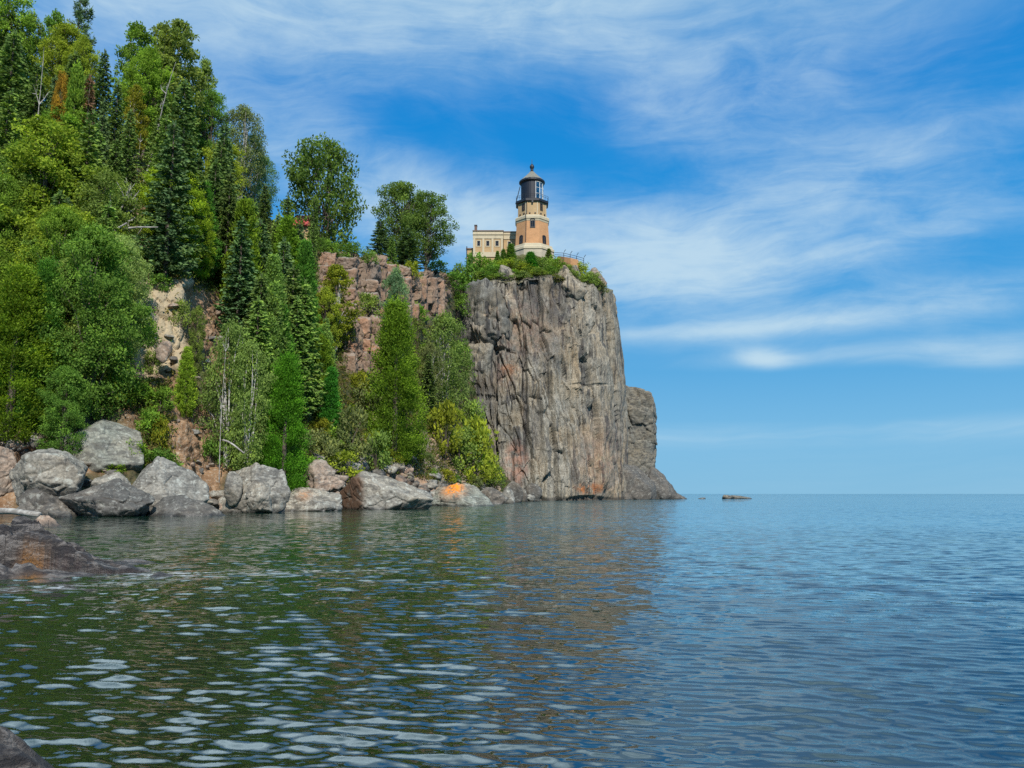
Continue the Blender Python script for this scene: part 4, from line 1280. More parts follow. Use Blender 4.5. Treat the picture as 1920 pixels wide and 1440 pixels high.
tower_window(0, -3.6, 3.8, 411.5, 427, True)
tower_window(-1, -1.5, 5.0, 441.0, 455, True)
tower_window(1, -4.5, 2.5, 441.0, 455, True)
tower_window(-1, 1.0, 5.6, 381.0, 392.0, False)
tower_window(1, -5.6, -1.0, 381.0, 392.0, False)
for face in (-1, 0, 1):
    phi = -math.pi / 2 + face * math.pi / 4
    o = Vector((math.cos(phi), math.sin(phi), 0)); s = Vector((-math.sin(phi), math.cos(phi), 0))
    for u in (-5, 5):
        c = o * (26.6 * KP + 0.03) + s * (u * KP) + Vector((0, 0, zpx(399.4) - Z_TOP))
        MB().box(c, (0.3, 0.24, 0.22), phi + math.pi / 2).build("vent_hole", M_BLACK, TW)
    # quoin strips at the corners of the upper storey
    for sg in (-1, 1):
        hw0 = 26.45 * KP
        c0 = o * (hw0 + 0.01) + s * (sg * (26.45 * KP * math.tan(OCT) - 0.22))
        MB().box(c0 + Vector((0, 0, (zpx(377.8) + zpx(401.6)) / 2 - Z_TOP)), (0.16, 0.10, zpx(377.8) - zpx(401.6)), phi + math.pi / 2).build("corner_strip", M_TAN if sg < 0 else M_CREAM, TW)
MB().box((0, -28.5 * KP, zpx(378.6) - Z_TOP), (0.35, 0.5, 0.5)).build("bracket", M_BLACK, TW)

# fog signal building beside the tower
FY = 170.0
KF = at(901, 450, FY).x - at(900, 450, FY).x
xz = lambda x, y, Y=FY: at(x, y, Y)
fb0 = xz(916, 476)
FB = tag(empty("fog_signal_building", (fb0.x, FY, Z_TOP)), "low flat-roofed buff building with cream pilasters joined to the lighthouse", "building")
lx = lambda x, Y=FY: xz(x, 450, Y).x - fb0.x
lz = lambda y, Y=FY: xz(916, y, Y).z - Z_TOP
def fbox(name, x0, x1, y0, y1, d0, d1, mat, parent=FB, Y=FY):
    """box in front of the facade plane: d0..d1 metres toward the lake"""
    a, b = lx(x0, Y), lx(x1, Y); z0, z1 = lz(y1, Y), lz(y0, Y)
    mb = MB().box(((a + b) / 2, -(d0 + d1) / 2 + (Y - FY), (z0 + z1) / 2), (b - a, d1 - d0, z1 - z0))
    return mb.build(name, mat, parent)
fbox("wall", 887.5, 943, 446, 500, -9.0, 0.0, M_TAN)
fbox("frieze", 886.8, 943.6, 440.5, 447.6, -9.05, 0.14, M_CREAM)
fbox("frieze_moulding", 886.3, 944.2, 438.4, 440.5, -9.1, 0.30, M_CREAM)
fbox("parapet", 886.8, 943.6, 433.8, 438.4, -9.02, 0.10, M_CREAM)
fbox("roof_edge", 886.0, 944.6, 432.2, 433.8, -9.15, 0.26, paint_mat("brown_roof_edge", (0.16, 0.10, 0.07)))
for x0, x1 in ((887.2, 891.3), (904.4, 908.2), (921.6, 925.4), (939.2, 943.2)):
    fbox("pilaster", x0, x1, 447.7, 473, 0.002, 0.12, M_CREAM)
fbox("base_course", 887.0, 943.4, 473, 482, -9.03, 0.20, M_CREAM)
def fwin(x0, x1, y0, y1, Y=FY):
    w = MB()
    a, b = lx(x0, Y), lx(x1, Y); z0, z1 = lz(y1, Y), lz(y0, Y)
    off = Y - FY
    tck = 0.13
    fr_ = []
    w.box(((a + b) / 2, off - 0.05, z1 - tck / 2), (b - a, 0.1, tck)); w.box(((a + b) / 2, off - 0.05, z0 + tck / 2), (b - a, 0.1, tck))
    w.box((a + tck / 2, off - 0.05, (z0 + z1) / 2), (tck, 0.1, z1 - z0 - 2 * tck)); w.box((b - tck / 2, off - 0.05, (z0 + z1) / 2), (tck, 0.1, z1 - z0 - 2 * tck))
    w.box(((a + b) / 2, off - 0.04, (z0 + z1) / 2), (b - a - 2 * tck, 0.05, 0.08))
    ww = w.build("window", M_DARKWOOD, FB)
    g = 0.55 * KF * 2
    MB().raw([(a + tck, off - 0.02, z0 + tck), (b - tck, off - 0.02, z0 + tck), (b - tck, off - 0.02, z1 - tck), (a + tck, off - 0.02, z1 - tck)], [(0, 1, 2, 3)]).build("pane", M_GLASS, ww)
    # pale surround
    s_ = MB(); gx = 0.20
    s_.box(((a + b) / 2, off - 0.03, z1 + gx / 2), (b - a + 2 * gx, 0.06, gx)); s_.box(((a + b) / 2, off - 0.04, z0 - gx / 2), (b - a + 2 * gx, 0.08, gx))
    s_.box((a - gx / 2, off - 0.03, (z0 + z1) / 2), (gx, 0.06, z1 - z0)); s_.box((b + gx / 2, off - 0.03, (z0 + z1) / 2), (gx, 0.06, z1 - z0))
    s_.build("surround", M_CREAM, ww)
for x0, x1 in ((894.8, 900.4), (911.8, 917.6), (929.0, 935.0)):
    fwin(x0, x1, 451.6, 461.2)
WY2 = FY + 1.2
fbox("wing_wall", 944.3, 972, 448, 500, -6.0, 0.0, M_TAN, Y=WY2)
fbox("wing_frieze", 944.3, 972, 440.5, 448.8, -6.05, 0.14, M_CREAM, Y=WY2)
fbox("wing_moulding", 944.7, 972, 438.9, 440.5, -6.1, 0.28, M_CREAM, Y=WY2)
fbox("wing_parapet", 944.5, 972, 435.6, 438.9, -6.02, 0.10, M_CREAM, Y=WY2)
fbox("wing_roof_edge", 944.8, 972, 434.2, 435.6, -6.15, 0.24, bpy.data.materials["brown_roof_edge"], Y=WY2)
fwin(952.4, 958.4, 453.0, 462.4, WY2)
ch = fbox("chimney", 889.6, 894.4, 424.5, 434.5, -0.45, 0.45, paint_mat("brown_brick", (0.13, 0.075, 0.06)), Y=FY + 1.2)
fbox("chimney_cap", 889.2, 894.8, 422.8, 424.5, -0.55, 0.55, M_BLACK, parent=ch, Y=FY + 1.2)
# low annex wall and iron pole at its landward end
ax = MB(); a0, a1 = at(876, 468, 172), at(889, 468, 172)
ax.box(((a0.x + a1.x) / 2, 174, a0.z - 2.3), (a1.x - a0.x, 4, 4.6))
ann = tag(empty("annex", ((a0.x + a1.x) / 2, 174, a0.z - 4.6)), "low dark-roofed annex half hidden by shrubs beside the fog building", "annex")
w_ = ax.build("wall", M_TAN); w_.parent = ann; w_.matrix_parent_inverse = Matrix.Translation(-Vector(ann.location))
rf = MB().box(((a0.x + a1.x) / 2, 174, a0.z + 0.16), (a1.x - a0.x + 0.5, 4.4, 0.3)).build("roof", bpy.data.materials["brown_roof_edge"]); rf.parent = ann; rf.matrix_parent_inverse = Matrix.Translation(-Vector(ann.location))
pa = at(875.3, 462, 160); pb = drop(pa.x, 160)
tag(MB().tube([(pa.x, 160, pb - 0.3), (pa.x, 160, pa.z)], 0.09, 8).build("iron_pole", M_BLACK), "thin dark iron pole standing in shrubs left of the fog building", "pole")

# curved railing on a low retaining wall seaward of the tower
RY = 158.0
RAIL = [(1040, 473.5, 163), (1057, 474.5, 160), (1069, 477.5, 158.5), (1081, 480.5, 157.5), (1094.5, 484.5, 158)]
r0 = at(*RAIL[2])
RL = tag(empty("railing", tuple(r0)), "thin curved metal railing with bent post tops beside the lighthouse base", "railing")
def rp(i, dz=0.0, du=0.0):
    v = at(*RAIL[i]); return v - r0 + Vector((du, 0, dz))
for i in range(1, 5):
    MB().tube([rp(i, -1.6), rp(i, 0.0), rp(i, 0.35, 0.12), rp(i, 0.75, 0.42)], 0.06, 6).build("post", M_BLACK, RL)
for dz in (0.0, -0.45, -0.9):
    MB().tube([rp(i, dz) for i in range(5)], 0.045, 5).build("rail", M_BLACK, RL)
wl = MB()
pts = [at(1046, 480, 161), at(1058, 481.5, 158.6), at(1070, 483.5, 157.4), at(1084, 487, 157)]
for i in range(3):
    A, B = pts[i], pts[i + 1]
    d = (B - A); d.z = 0; nn_ = Vector((-d.y, d.x, 0)).normalized() * 0.35
    q = [A, B, B + nn_, A + nn_]
    vs = [(v.x, v.y, v.z - 2.0) for v in q] + [tuple(v) for v in q]
    wl.raw(vs, [(0, 1, 5, 4), (1, 2, 6, 5), (2, 3, 7, 6), (3, 0, 4, 7), (4, 5, 6, 7)])
tag(wl.build("retaining_wall", M_ORANGE), "short terracotta retaining wall under the curved railing", "wall")
# wire fence strand left of the headland
wa, wb_ = at(836, 509, 150), at(862, 504, 152)
FN = tag(empty("wire_fence", tuple(wa)), "thin wire fence between the broad crest tree and the headland shrubs", "fence")
for p_ in (wa, (wa + wb_) / 2, wb_):
    MB().tube([p_ - wa + Vector((0, 0, -1.6)), p_ - wa], 0.05, 5).build("post", M_BLACK, FN)
for dz in (0, -0.4):
    MB().tube([Vector((0, 0, dz)), wb_ - wa + Vector((0, 0, dz))], 0.035, 4).build("wire", M_BLACK, FN)

# keeper's house: red roof showing between the trees
KY = 128.0
k0, k1 = at(533, 418, KY), at(580, 418, KY)
kz = drop((k0.x + k1.x) / 2, KY + 4)
KH = tag(empty("keepers_house", ((k0.x + k1.x) / 2, KY + 4, kz)), "tan brick house with red roof glimpsed between crest trees", "house")
hwx = (k1.x - k0.x) / 2; ev = at(560, 424, KY).z - kz; rd_ = at(556, 404, KY + 4).z - kz
MB().box((0, 0, ev / 2), (hwx * 2, 8, ev)).build("wall", M_TAN, KH)
MB().raw([(-hwx - .4, -4.5, ev), (hwx + .4, -4.5, ev), (hwx + .4, 4.5, ev), (-hwx - .4, 4.5, ev), (-hwx + 1.2, 0, rd_), (hwx - 1.2, 0, rd_)], [(0, 1, 5, 4), (2, 3, 4, 5), (1, 2, 5), (3, 0, 4), (0, 3, 2, 1)]).build("roof", paint_mat("red_roof", (0.46, 0.075, 0.07), 0.7, 0.12), KH)
cz = at(527, 386, KY).z - kz
MB().box((lx(0) * 0 + at(527.5, 400, KY).x - (k0.x + k1.x) / 2, 0.5, cz / 2 + 1), (0.75, 0.9, cz - 2)).build("chimney", bpy.data.materials["brown_brick"], KH)
for wx_ in (-1.2, 1.2):
    MB().box((wx_, -4.03, ev * 0.55), (1.0, 0.08, 1.5)).build("window", M_DARKWOOD, KH)

# ------------------------------------------------------------------ trees and shrubs


GREEN_GAIN = 2.35


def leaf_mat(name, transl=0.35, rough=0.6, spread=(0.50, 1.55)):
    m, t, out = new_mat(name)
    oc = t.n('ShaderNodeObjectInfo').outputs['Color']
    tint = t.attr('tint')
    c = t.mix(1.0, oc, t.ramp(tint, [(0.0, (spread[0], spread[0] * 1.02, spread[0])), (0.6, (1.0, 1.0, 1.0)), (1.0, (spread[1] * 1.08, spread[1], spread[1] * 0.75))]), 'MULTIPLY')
    d = t.n('ShaderNodeBsdfDiffuse'); t.put(d.inputs[0], c)
    tr = t.n('ShaderNodeBsdfTranslucent'); t.put(tr.inputs[0], t.mix(1.0, c, (1.25, 1.25, 0.6), 'MULTIPLY'))
    mx = t.n('ShaderNodeMixShader'); mx.inputs[0].default_value = transl
    t.t.links.new(d.outputs[0], mx.inputs[1]); t.t.links.new(tr.outputs[0], mx.inputs[2])
    t.t.links.new(mx.outputs[0], out.inputs[0])
    return m


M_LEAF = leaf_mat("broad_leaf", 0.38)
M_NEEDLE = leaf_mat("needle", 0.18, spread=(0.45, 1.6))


def bark_mat(name, c1, c2, sc=(3, 3, 1)):
    m, t, out = new_mat(name)
    p = t.pos()
    n = t.noise(t.mapping(p, sc), 1.0, 5, 0.65)
    principled(t, out, t.mix(t.smooth(n, 0.4, 0.6), c1, c2), 0.9)
    return m


M_BARK = bark_mat("bark_brown", (0.07, 0.052, 0.04), (0.13, 0.105, 0.085))
M_BIRCH = bark_mat("bark_birch", (0.22, 0.20, 0.18), (0.52, 0.50, 0.46), (2, 2, 7))
M_DEAD = bark_mat("dead_wood", (0.22, 0.20, 0.18), (0.42, 0.395, 0.36), (2, 2, 4))


def leaf_quads(C, Dv, L, Wd, rng, bend=0.0):
    """rhombus leaves at C pointing along Dv; returns verts (n*4,3), faces"""
    n = len(C)
    Dv = Dv / (np.linalg.norm(Dv, axis=1)[:, None] + 1e-9)
    rv = rng.normal(size=(n, 3))
    s = np.cross(Dv, rv); s /= np.linalg.norm(s, axis=1)[:, None] + 1e-9
    L = np.broadcast_to(np.asarray(L), (n,))[:, None]; Wd = np.broadcast_to(np.asarray(Wd), (n,))[:, None]
    a = C - Dv * L * 0.5; b = C + s * Wd * 0.5; c = C + Dv * L * 0.5; d = C - s * Wd * 0.5
    V = np.stack([a, b, c, d], 1).reshape(-1, 3)
    F = np.arange(n * 4).reshape(-1, 4)
    return V, F


def crown_mesh(name, parts):
    """parts: list of (V, F, tint per leaf)"""
    Vs, Fs, Ts = [], [], []
    o = 0
    for V, F, T in parts:
        Vs.append(V); Fs.append(F + o); Ts.append(np.repeat(T, 4)); o += len(V)
    return np_mesh(name, np.concatenate(Vs), np.concatenate(Fs), {'tint': np.concatenate(Ts)}, smooth=False)


def p_spruce(seed, r=2.0, h=10.0, dens=1.0, sparse=0.0, start=0.06, name="crown", droop=0.35):
    rng = np.random.default_rng(seed)
    tb = MB()
    tb.tube([(0, 0, -0.6), (0.03, 0, h * 0.35), (-0.02, 0.02, h * 0.7), (0, 0, h * 0.985)], [0.17, 0.12, 0.07, 0.015], 7)
    C, Dd, L, Wd, T = [], [], [], [], []
    z = h * start
    while z < h * 0.97:
        u = z / h
        nb = int(rng.integers(5, 8)) if u < 0.85 else 4
        a0 = rng.uniform(0, 6.28)
        rl = r * (1 - u) ** 0.85 * min(1.0, 0.55 + u * 4)
        for b in range(nb):
            if rng.random() < sparse: continue
            a = a0 + b * 6.283 / nb + rng.normal(0, 0.22)
            bl = rl * rng.uniform(0.62, 1.18) + 0.12
            tier = rng.normal(0, 0.18)
            ns = max(3, int(bl * 7.5 * dens))
            for q in range(ns):
                f = (q + rng.random()) / ns
                f = f ** 0.75
                rad = bl * f
                zz = z - droop * rad * (1 - 0.45 * f) + 0.10 * f * f * bl + rng.normal(0, 0.05)
                p = np.array([rad * math.cos(a), rad * math.sin(a), zz])
                for sgn in (-1, 0, 1):
                    aa = a + sgn * rng.uniform(0.5, 1.0)
                    ln = rng.uniform(0.24, 0.46) * (0.8 if f > 0.85 else 1.0)
                    dv = np.array([math.cos(aa), math.sin(aa), rng.uniform(-0.55, 0.12)])
                    C.append(p + dv * ln * 0.4); Dd.append(dv); L.append(ln); Wd.append(rng.uniform(0.10, 0.17))
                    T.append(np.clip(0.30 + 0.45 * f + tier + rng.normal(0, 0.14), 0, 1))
        z += rng.uniform(0.24, 0.40) * (1.1 - 0.45 * u)
    # leader
    for q in range(26):
        zz = h * rng.uniform(0.93, 1.0); aa = rng.uniform(0, 6.28)
        C.append(np.array([0.08 * math.cos(aa), 0.08 * math.sin(aa), zz])); Dd.append(np.array([0.5 * math.cos(aa), 0.5 * math.sin(aa), 0.9])); L.append(0.3); Wd.append(0.1); T.append(0.6)
    V, F = leaf_quads(np.array(C), np.array(Dd), np.array(L), np.array(Wd), rng)
    return tb.mesh("trunk"), crown_mesh(name, [(V, F, np.array(T))])


def p_cedar(seed, r=1.6, h=10.0, narrow=False, n_clump=360, per=46, leaf=(0.16, 0.32), cl=(0.22, 0.42), tv=0.16):
    rng = np.random.default_rng(seed)
    tb = MB(); tb.tube([(0, 0, -0.6), (0, 0, h * 0.5), (0, 0, h * 0.9)], [0.2, 0.13, 0.03], 7)
    C, Dd, L, Wd, T = [], [], [], [], []
    ph = rng.uniform(0, 6.28, 4)
    for k in range(n_clump):
        u = rng.uniform(0.02, 0.97)
        prof = (min(1.0, 0.50 + u * 3.2)) * (1 - u) ** 0.62 * 1.18 if not narrow else (min(1.0, 0.45 + u * 4)) * (1 - u ** 1.8) ** 0.8
        a = rng.uniform(0, 6.283)
        lump = 1 + 0.20 * math.sin(3 * a + 9 * u + ph[0]) + 0.12 * math.sin(5 * a - 17 * u + ph[1])
        rad = r * prof * lump * rng.uniform(0.66, 1.06)
        c0 = np.array([rad * math.cos(a), rad * math.sin(a), u * h + rng.normal(0, 0.1)])
        cr = rng.uniform(*cl)
        tone = np.clip(rng.normal(0.5, tv), 0.1, 0.95)
        n = per
        q = rng.normal(size=(n, 3)) * np.array([cr, cr, cr * 0.75]) * 0.62
        dv = np.stack([np.cos(a) * 0.7 + rng.normal(0, .35, n), np.sin(a) * 0.7 + rng.normal(0, .35, n), rng.uniform(0.15, 1.1, n)], 1)
        C.append(c0 + q); Dd.append(dv); L.append(rng.uniform(leaf[0], leaf[1], n)); Wd.append(rng.uniform(leaf[0] * 0.5, leaf[1] * 0.45, n))
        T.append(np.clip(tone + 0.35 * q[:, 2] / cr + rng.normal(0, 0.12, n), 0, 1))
    C = np.concatenate(C); Dd = np.concatenate(Dd)
    V, F = leaf_quads(C, Dd, np.concatenate(L), np.concatenate(Wd), rng)
    return tb.mesh("trunk"), crown_mesh("crown", [(V, F, np.concatenate(T))])


def p_broad(seed, r=2.4, h=10.0, z0=0.25, n_clump=120, per=60, clump=(0.45, 0.9), leaf=(0.16, 0.30), droop=0.0, stems=1, shape='round', lean=0.0, hole=0.0, wr=0.6, limb=0.35):
    """broad-leaved tree: stems and limbs ending in leaf clumps"""
    rng = np.random.default_rng(seed)
    tb = MB()
    bases = []
    for s in range(stems):
        a = rng.uniform(0, 6.28)
        sp = 0.0 if stems == 1 else rng.uniform(0.3, 0.8) * r * 0.55
        top = np.array([sp * math.cos(a) + lean, sp * math.sin(a), h * rng.uniform(0.82, 0.95)])
        foot = np.array([0.12 * sp * math.cos(a), 0.12 * sp * math.sin(a), -0.7])
        pts = []
        for q in np.linspace(0, 1, 8):
            w = np.array([0.10 * math.sin(5 * q + s), 0.10 * math.cos(4 * q + s * 2), 0]) * (h / 10)
            pts.append(foot * (1 - q) + top * q + w * (q > 0))
        rad = 0.19 / math.sqrt(stems)
        tb.tube(pts, [rad * (1 - 0.85 * q) for q in np.linspace(0, 1, 8)], 7)
        bases.append(np.array(pts))
    C, Dd, L, Wd, T = [], [], [], [], []
    ph = rng.uniform(0, 6.28, 3)
    k = 0
    while k < n_clump:
        u = rng.uniform(0, 1)
        zz = h * (z0 + (1 - z0) * u)
        if shape == 'round': prof = math.sqrt(max(0.0, 1 - (2 * u - 0.92) ** 2 / 1.18))
        elif shape == 'tall': prof = min(1.0, 0.45 + 1.5 * u) * (1 - u ** 3) ** 0.6
        else: prof = (1 - u) ** 0.6 * min(1.0, 0.7 + u)
        a = rng.uniform(0, 6.283)
        rad = r * prof * math.sqrt(rng.uniform(0.05, 1.0)) * (1 + 0.20 * math.sin(2 * a + 5 * u + ph[0]) + 0.12 * math.sin(5 * a + 11 * u + ph[1]))
        c0 = np.array([rad * math.cos(a) + lean * (zz / h), rad * math.sin(a), zz * (0.985 if u > 0.9 else 1)])
        k += 1
        if rng.random() < hole: continue
        cr = rng.uniform(*clump)
        st = bases[int(rng.integers(0, stems))]
        j = min(6, max(1, int(7 * max(0.1, (zz / h) - 0.16 - 0.12 * rng.random()))))
        b0 = st[j]
        mid = (b0 + c0) / 2 + np.array([0, 0, 0.18 * np.linalg.norm(c0 - b0)])
        if rng.random() < limb:
            tb.tube([b0, mid, c0], [0.055, 0.035, 0.012], 4)
        n = int(per * (cr / clump[1]) ** 2 * rng.uniform(0.7, 1.2)) + 6
        q = rng.normal(size=(n, 3)); q /= np.linalg.norm(q, axis=1)[:, None]
        q *= (rng.random(n) ** 0.45)[:, None] * cr * np.array([1, 1, 0.72])
        q[:, 2] -= droop * np.hypot(q[:, 0], q[:, 1])
        dv = q * 0.8 + rng.normal(size=(n, 3)) * cr * 0.6 + np.array([0, 0, -droop * cr * 1.6])
        tone = np.clip(rng.normal(0.48, 0.17), 0.05, 0.95)
        C.append(c0 + q); Dd.append(dv); L.append(rng.uniform(leaf[0], leaf[1], n)); Wd.append(rng.uniform(leaf[0], leaf[1], n) * wr)
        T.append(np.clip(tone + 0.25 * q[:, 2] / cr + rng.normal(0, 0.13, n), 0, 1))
    V, F = leaf_quads(np.concatenate(C), np.concatenate(Dd), np.concatenate(L), np.concatenate(Wd), rng)
    return tb.mesh("trunk"), crown_mesh("crown", [(V, F, np.concatenate(T))])


def p_pine(seed, r=2.4, h=10.0):
    rng = np.random.default_rng(seed)
    tb = MB(); tb.tube([(0, 0, -0.6), (0.05, 0, h * 0.5), (0, 0, h * 0.99)], [0.19, 0.13, 0.02], 7)
    C, Dd, L, Wd, T = [], [], [], [], []
    z = h * 0.25
    while z < h * 0.99:
        u = z / h
        for b in range(int(rng.integers(4, 7))):
            a = rng.uniform(0, 6.283)
            bl = r * ((1 - u) ** 0.7 * 0.95 + 0.10) * rng.uniform(0.45, 1.15)
            tip = np.array([bl * math.cos(a), bl * math.sin(a), z + 0.22 * bl])
            tb.tube([(0, 0, z), tuple(tip * np.array([.55, .55, 1]) - np.array([0, 0, 0.10 * bl])), tuple(tip)], [0.035, 0.025, 0.01], 4)
            for q in range(max(3, int(bl * 5.0))):
                f = rng.uniform(0.42, 1.05)
                c0 = np.array([tip[0] * f, tip[1] * f, z + (tip[2] - z) * f ** 1.5]) + rng.normal(0, 0.09, 3)
                n = 22
                qq = rng.normal(size=(n, 3)) * 0.12
                C.append(c0 + qq); Dd.append(qq + np.array([math.cos(a) * .1, math.sin(a) * .1, 0.10])); L.append(rng.uniform(0.2, 0.34, n)); Wd.append(rng.uniform(0.05, 0.09, n))
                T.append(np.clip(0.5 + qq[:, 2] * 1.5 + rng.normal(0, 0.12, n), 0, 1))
        z += rng.uniform(0.45, 0.75)
    V, F = leaf_quads(np.concatenate(C), np.concatenate(Dd), np.concatenate(L), np.concatenate(Wd), rng)
    return tb.mesh("trunk"), crown_mesh("crown", [(V, F, np.concatenate(T))])


def p_shrub(seed, r=1.0, h=1.5, n=34, per=44, leaf=(0.10, 0.20)):
    rng = np.random.default_rng(seed)
    tb = MB()
    C, Dd, L, Wd, T = [], [], [], [], []
    for k in range(n):
        a = rng.uniform(0, 6.283); u = rng.uniform(0.08, 1.0)
        rad = r * math.sqrt(rng.uniform(0.03, 1)) * math.sqrt(max(0.05, 1 - (u * 0.92) ** 2))
        c0 = np.array([rad * math.cos(a), rad * math.sin(a), h * u])
        if k % 3 == 0: tb.tube([(c0[0] * 0.1, c0[1] * 0.1, -0.2), tuple(c0 * np.array([.5, .5, .6])), tuple(c0)], [0.03, 0.02, 0.008], 4)
        cr = rng.uniform(0.2, 0.42)
        q = rng.normal(size=(per, 3)); q /= np.linalg.norm(q, axis=1)[:, None]
        q *= (rng.random(per) ** 0.45)[:, None] * cr
        dv = q + rng.normal(size=(per, 3)) * 0.2 + np.array([0, 0, 0.12])
        tone = np.clip(rng.normal(0.5, 0.18), 0.05, 0.95)
        C.append(c0 + q); Dd.append(dv); L.append(rng.uniform(leaf[0], leaf[1], per)); Wd.append(rng.uniform(leaf[0], leaf[1], per) * 0.55)
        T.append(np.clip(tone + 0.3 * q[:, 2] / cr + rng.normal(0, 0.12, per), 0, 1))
    V, F = leaf_quads(np.concatenate(C), np.concatenate(Dd), np.concatenate(L), np.concatenate(Wd), rng)
    return tb.mesh("stem"), crown_mesh("foliage", [(V, F, np.concatenate(T))])


def p_dead(seed, h=10.0, lean=0.0, forks=7, spread=1.6):
    rng = np.random.default_rng(seed)
    tb = MB()
    pts = [np.array([lean * q + 0.16 * math.sin(6 * q + seed), 0.16 * math.cos(5 * q), -0.3 + (h + 0.3) * q]) for q in np.linspace(0, 1, 9)]
    tb.tube(pts, [0.15 * (1 - 0.85 * q) for q in np.linspace(0, 1, 9)], 7)
    mb = tb
    for k in range(forks):
        j = int(rng.integers(3, 8)); b = pts[j]
        a = rng.uniform(0, 6.283); ln = rng.uniform(0.4, 1.0) * spread
        e = b + np.array([math.cos(a) * ln, math.sin(a) * ln * 0.6, rng.uniform(0.3, 1.1) * ln])
        m_ = (b + e) / 2 + rng.normal(0, 0.12, 3)
        mb.tube([b, m_, e], [0.06, 0.04, 0.012], 5)
        for _ in range(2):
            e2 = m_ + rng.normal(0, 0.45, 3) * ln * 0.6 + np.array([0, 0, 0.3 * ln])
            mb.tube([m_, (m_ + e2) / 2 + rng.normal(0, 0.05, 3), e2], [0.03, 0.02, 0.008], 4)
    return tb.mesh("trunk"), None


PROTO = {}
def proto(kind, variants, width, fn):
    PROTO[kind] = [(width, 10.0 if kind not in ('shrub', 'bush') else None, fn(k)) for k in range(variants)]

PROTO['spruce'] = [(4.2, 10.0, p_spruce(100 + k, dens=1.3)) for k in range(3)]
PROTO['narrow_spruce'] = [(2.7, 10.0, p_spruce(120 + k, r=1.25, droop=0.5)) for k in range(2)]
PROTO['cedar'] = [(3.4, 10.0, p_cedar(140 + k)) for k in range(3)]
PROTO['column'] = [(2.6, 10.0, p_cedar(150 + k, r=1.15, narrow=True)) for k in range(2)]
PROTO['maple'] = [(5.6, 10.0, p_broad(160 + k, r=2.6, z0=0.16, n_clump=240, per=135, clump=(0.40, 0.80), leaf=(0.13, 0.26))) for k in range(3)]
PROTO['maple_near'] = [(5.6, 10.0, p_broad(170 + k, r=2.6, z0=0.10, n_clump=300, per=200, clump=(0.36, 0.74), leaf=(0.09, 0.19), limb=0.1)) for k in range(2)]
PROTO['cedar_near'] = [(3.4, 10.0, p_cedar(145 + k, n_clump=330, per=140, leaf=(0.09, 0.19), cl=(0.30, 0.55), tv=0.23)) for k in range(2)]
PROTO['aspen'] = [(4.0, 10.0, p_broad(180 + k, r=1.9, z0=0.22, n_clump=150, per=80, clump=(0.32, 0.62), shape='tall', stems=2, limb=0.2)) for k in range(3)]
PROTO['birch'] = [(4.6, 10.0, p_broad(200 + k, r=2.2, z0=0.14, n_clump=210, per=80, clump=(0.40, 0.78), leaf=(0.12, 0.25), droop=0.5, stems=4, shape='tall', wr=0.5, limb=0.06)) for k in range(3)]
PROTO['crest'] = [(7.4, 10.0, p_broad(220 + k, r=3.5, z0=0.22, n_clump=260, per=105, clump=(0.42, 0.90), leaf=(0.15, 0.30), hole=0.05, stems=3, limb=0.25)) for k in range(2)]
PROTO['pine'] = [(5.4, 10.0, p_pine(240))]
PROTO['shrub'] = [(2.2, 1.9, p_shrub(250 + k)) for k in range(4)]
PROTO['dead'] = [(2.0, 10.0, p_dead(260 + k)) for k in range(2)]
PROTO['dead_lean'] = [(2.0, 10.0, p_dead(270, lean=4.6, forks=6))]
PROTO['dead_fork'] = [(2.6, 3.0, p_dead(281, h=3.0, forks=9, spread=1.5)), (2.6, 3.0, p_dead(282, h=3.0, forks=8, spread=1.4))]
PROTO['bare_spruce'] = [(2.9, 10.0, p_spruce(290, r=1.35, dens=0.55, sparse=0.25))]

COLR = {  # foliage colour of each kind
    'spruce': (0.060, 0.092, 0.026), 'bluespruce': (0.048, 0.080, 0.034), 'darkspruce': (0.044, 0.070, 0.021), 'spruce_light': (0.072, 0.115, 0.028),
    'cedar': (0.066, 0.108, 0.012), 'bright': (0.110, 0.165, 0.014), 'bright2': (0.042, 0.104, 0.010), 'cedarpale': (0.090, 0.145, 0.036), 'cedardark': (0.045, 0.110, 0.018), 'column': (0.030, 0.110, 0.016),
    'green': (0.082, 0.135, 0.020), 'deep': (0.060, 0.108, 0.020), 'olive': (0.090, 0.125, 0.030), 'lime': (0.105, 0.165, 0.020), 'pale': (0.115, 0.160, 0.050), 'yellowgreen': (0.118, 0.150, 0.018),
    'birchgreen': (0.090, 0.135, 0.034), 'greyolive': (0.085, 0.105, 0.040), 'maple': (0.050, 0.076, 0.016), 'crest2': (0.056, 0.090, 0.020), 'blueleaf': (0.062, 0.110, 0.055),
    'orange': (0.145, 0.092, 0.014), 'yellow': (0.130, 0.118, 0.015), 'gold': (0.108, 0.118, 0.014), 'brown': (0.095, 0.060, 0.038), 'pine': (0.045, 0.075, 0.034), 'rust': (0.22, 0.10, 0.03),
}
NAMES = {'maple_near': 'broadleaf_tree', 'cedar_near': 'cedar_tree', 'spruce': 'spruce_tree', 'narrow_spruce': 'spruce_tree', 'cedar': 'cedar_tree', 'column': 'cedar_tree', 'maple': 'broadleaf_tree', 'aspen': 'aspen_tree', 'birch': 'birch_tree', 'crest': 'broadleaf_tree',
         'pine': 'pine_tree', 'shrub': 'shrub', 'dead': 'dead_tree', 'dead_lean': 'dead_tree', 'dead_fork': 'dead_tree', 'bare_spruce': 'dead_spruce'}
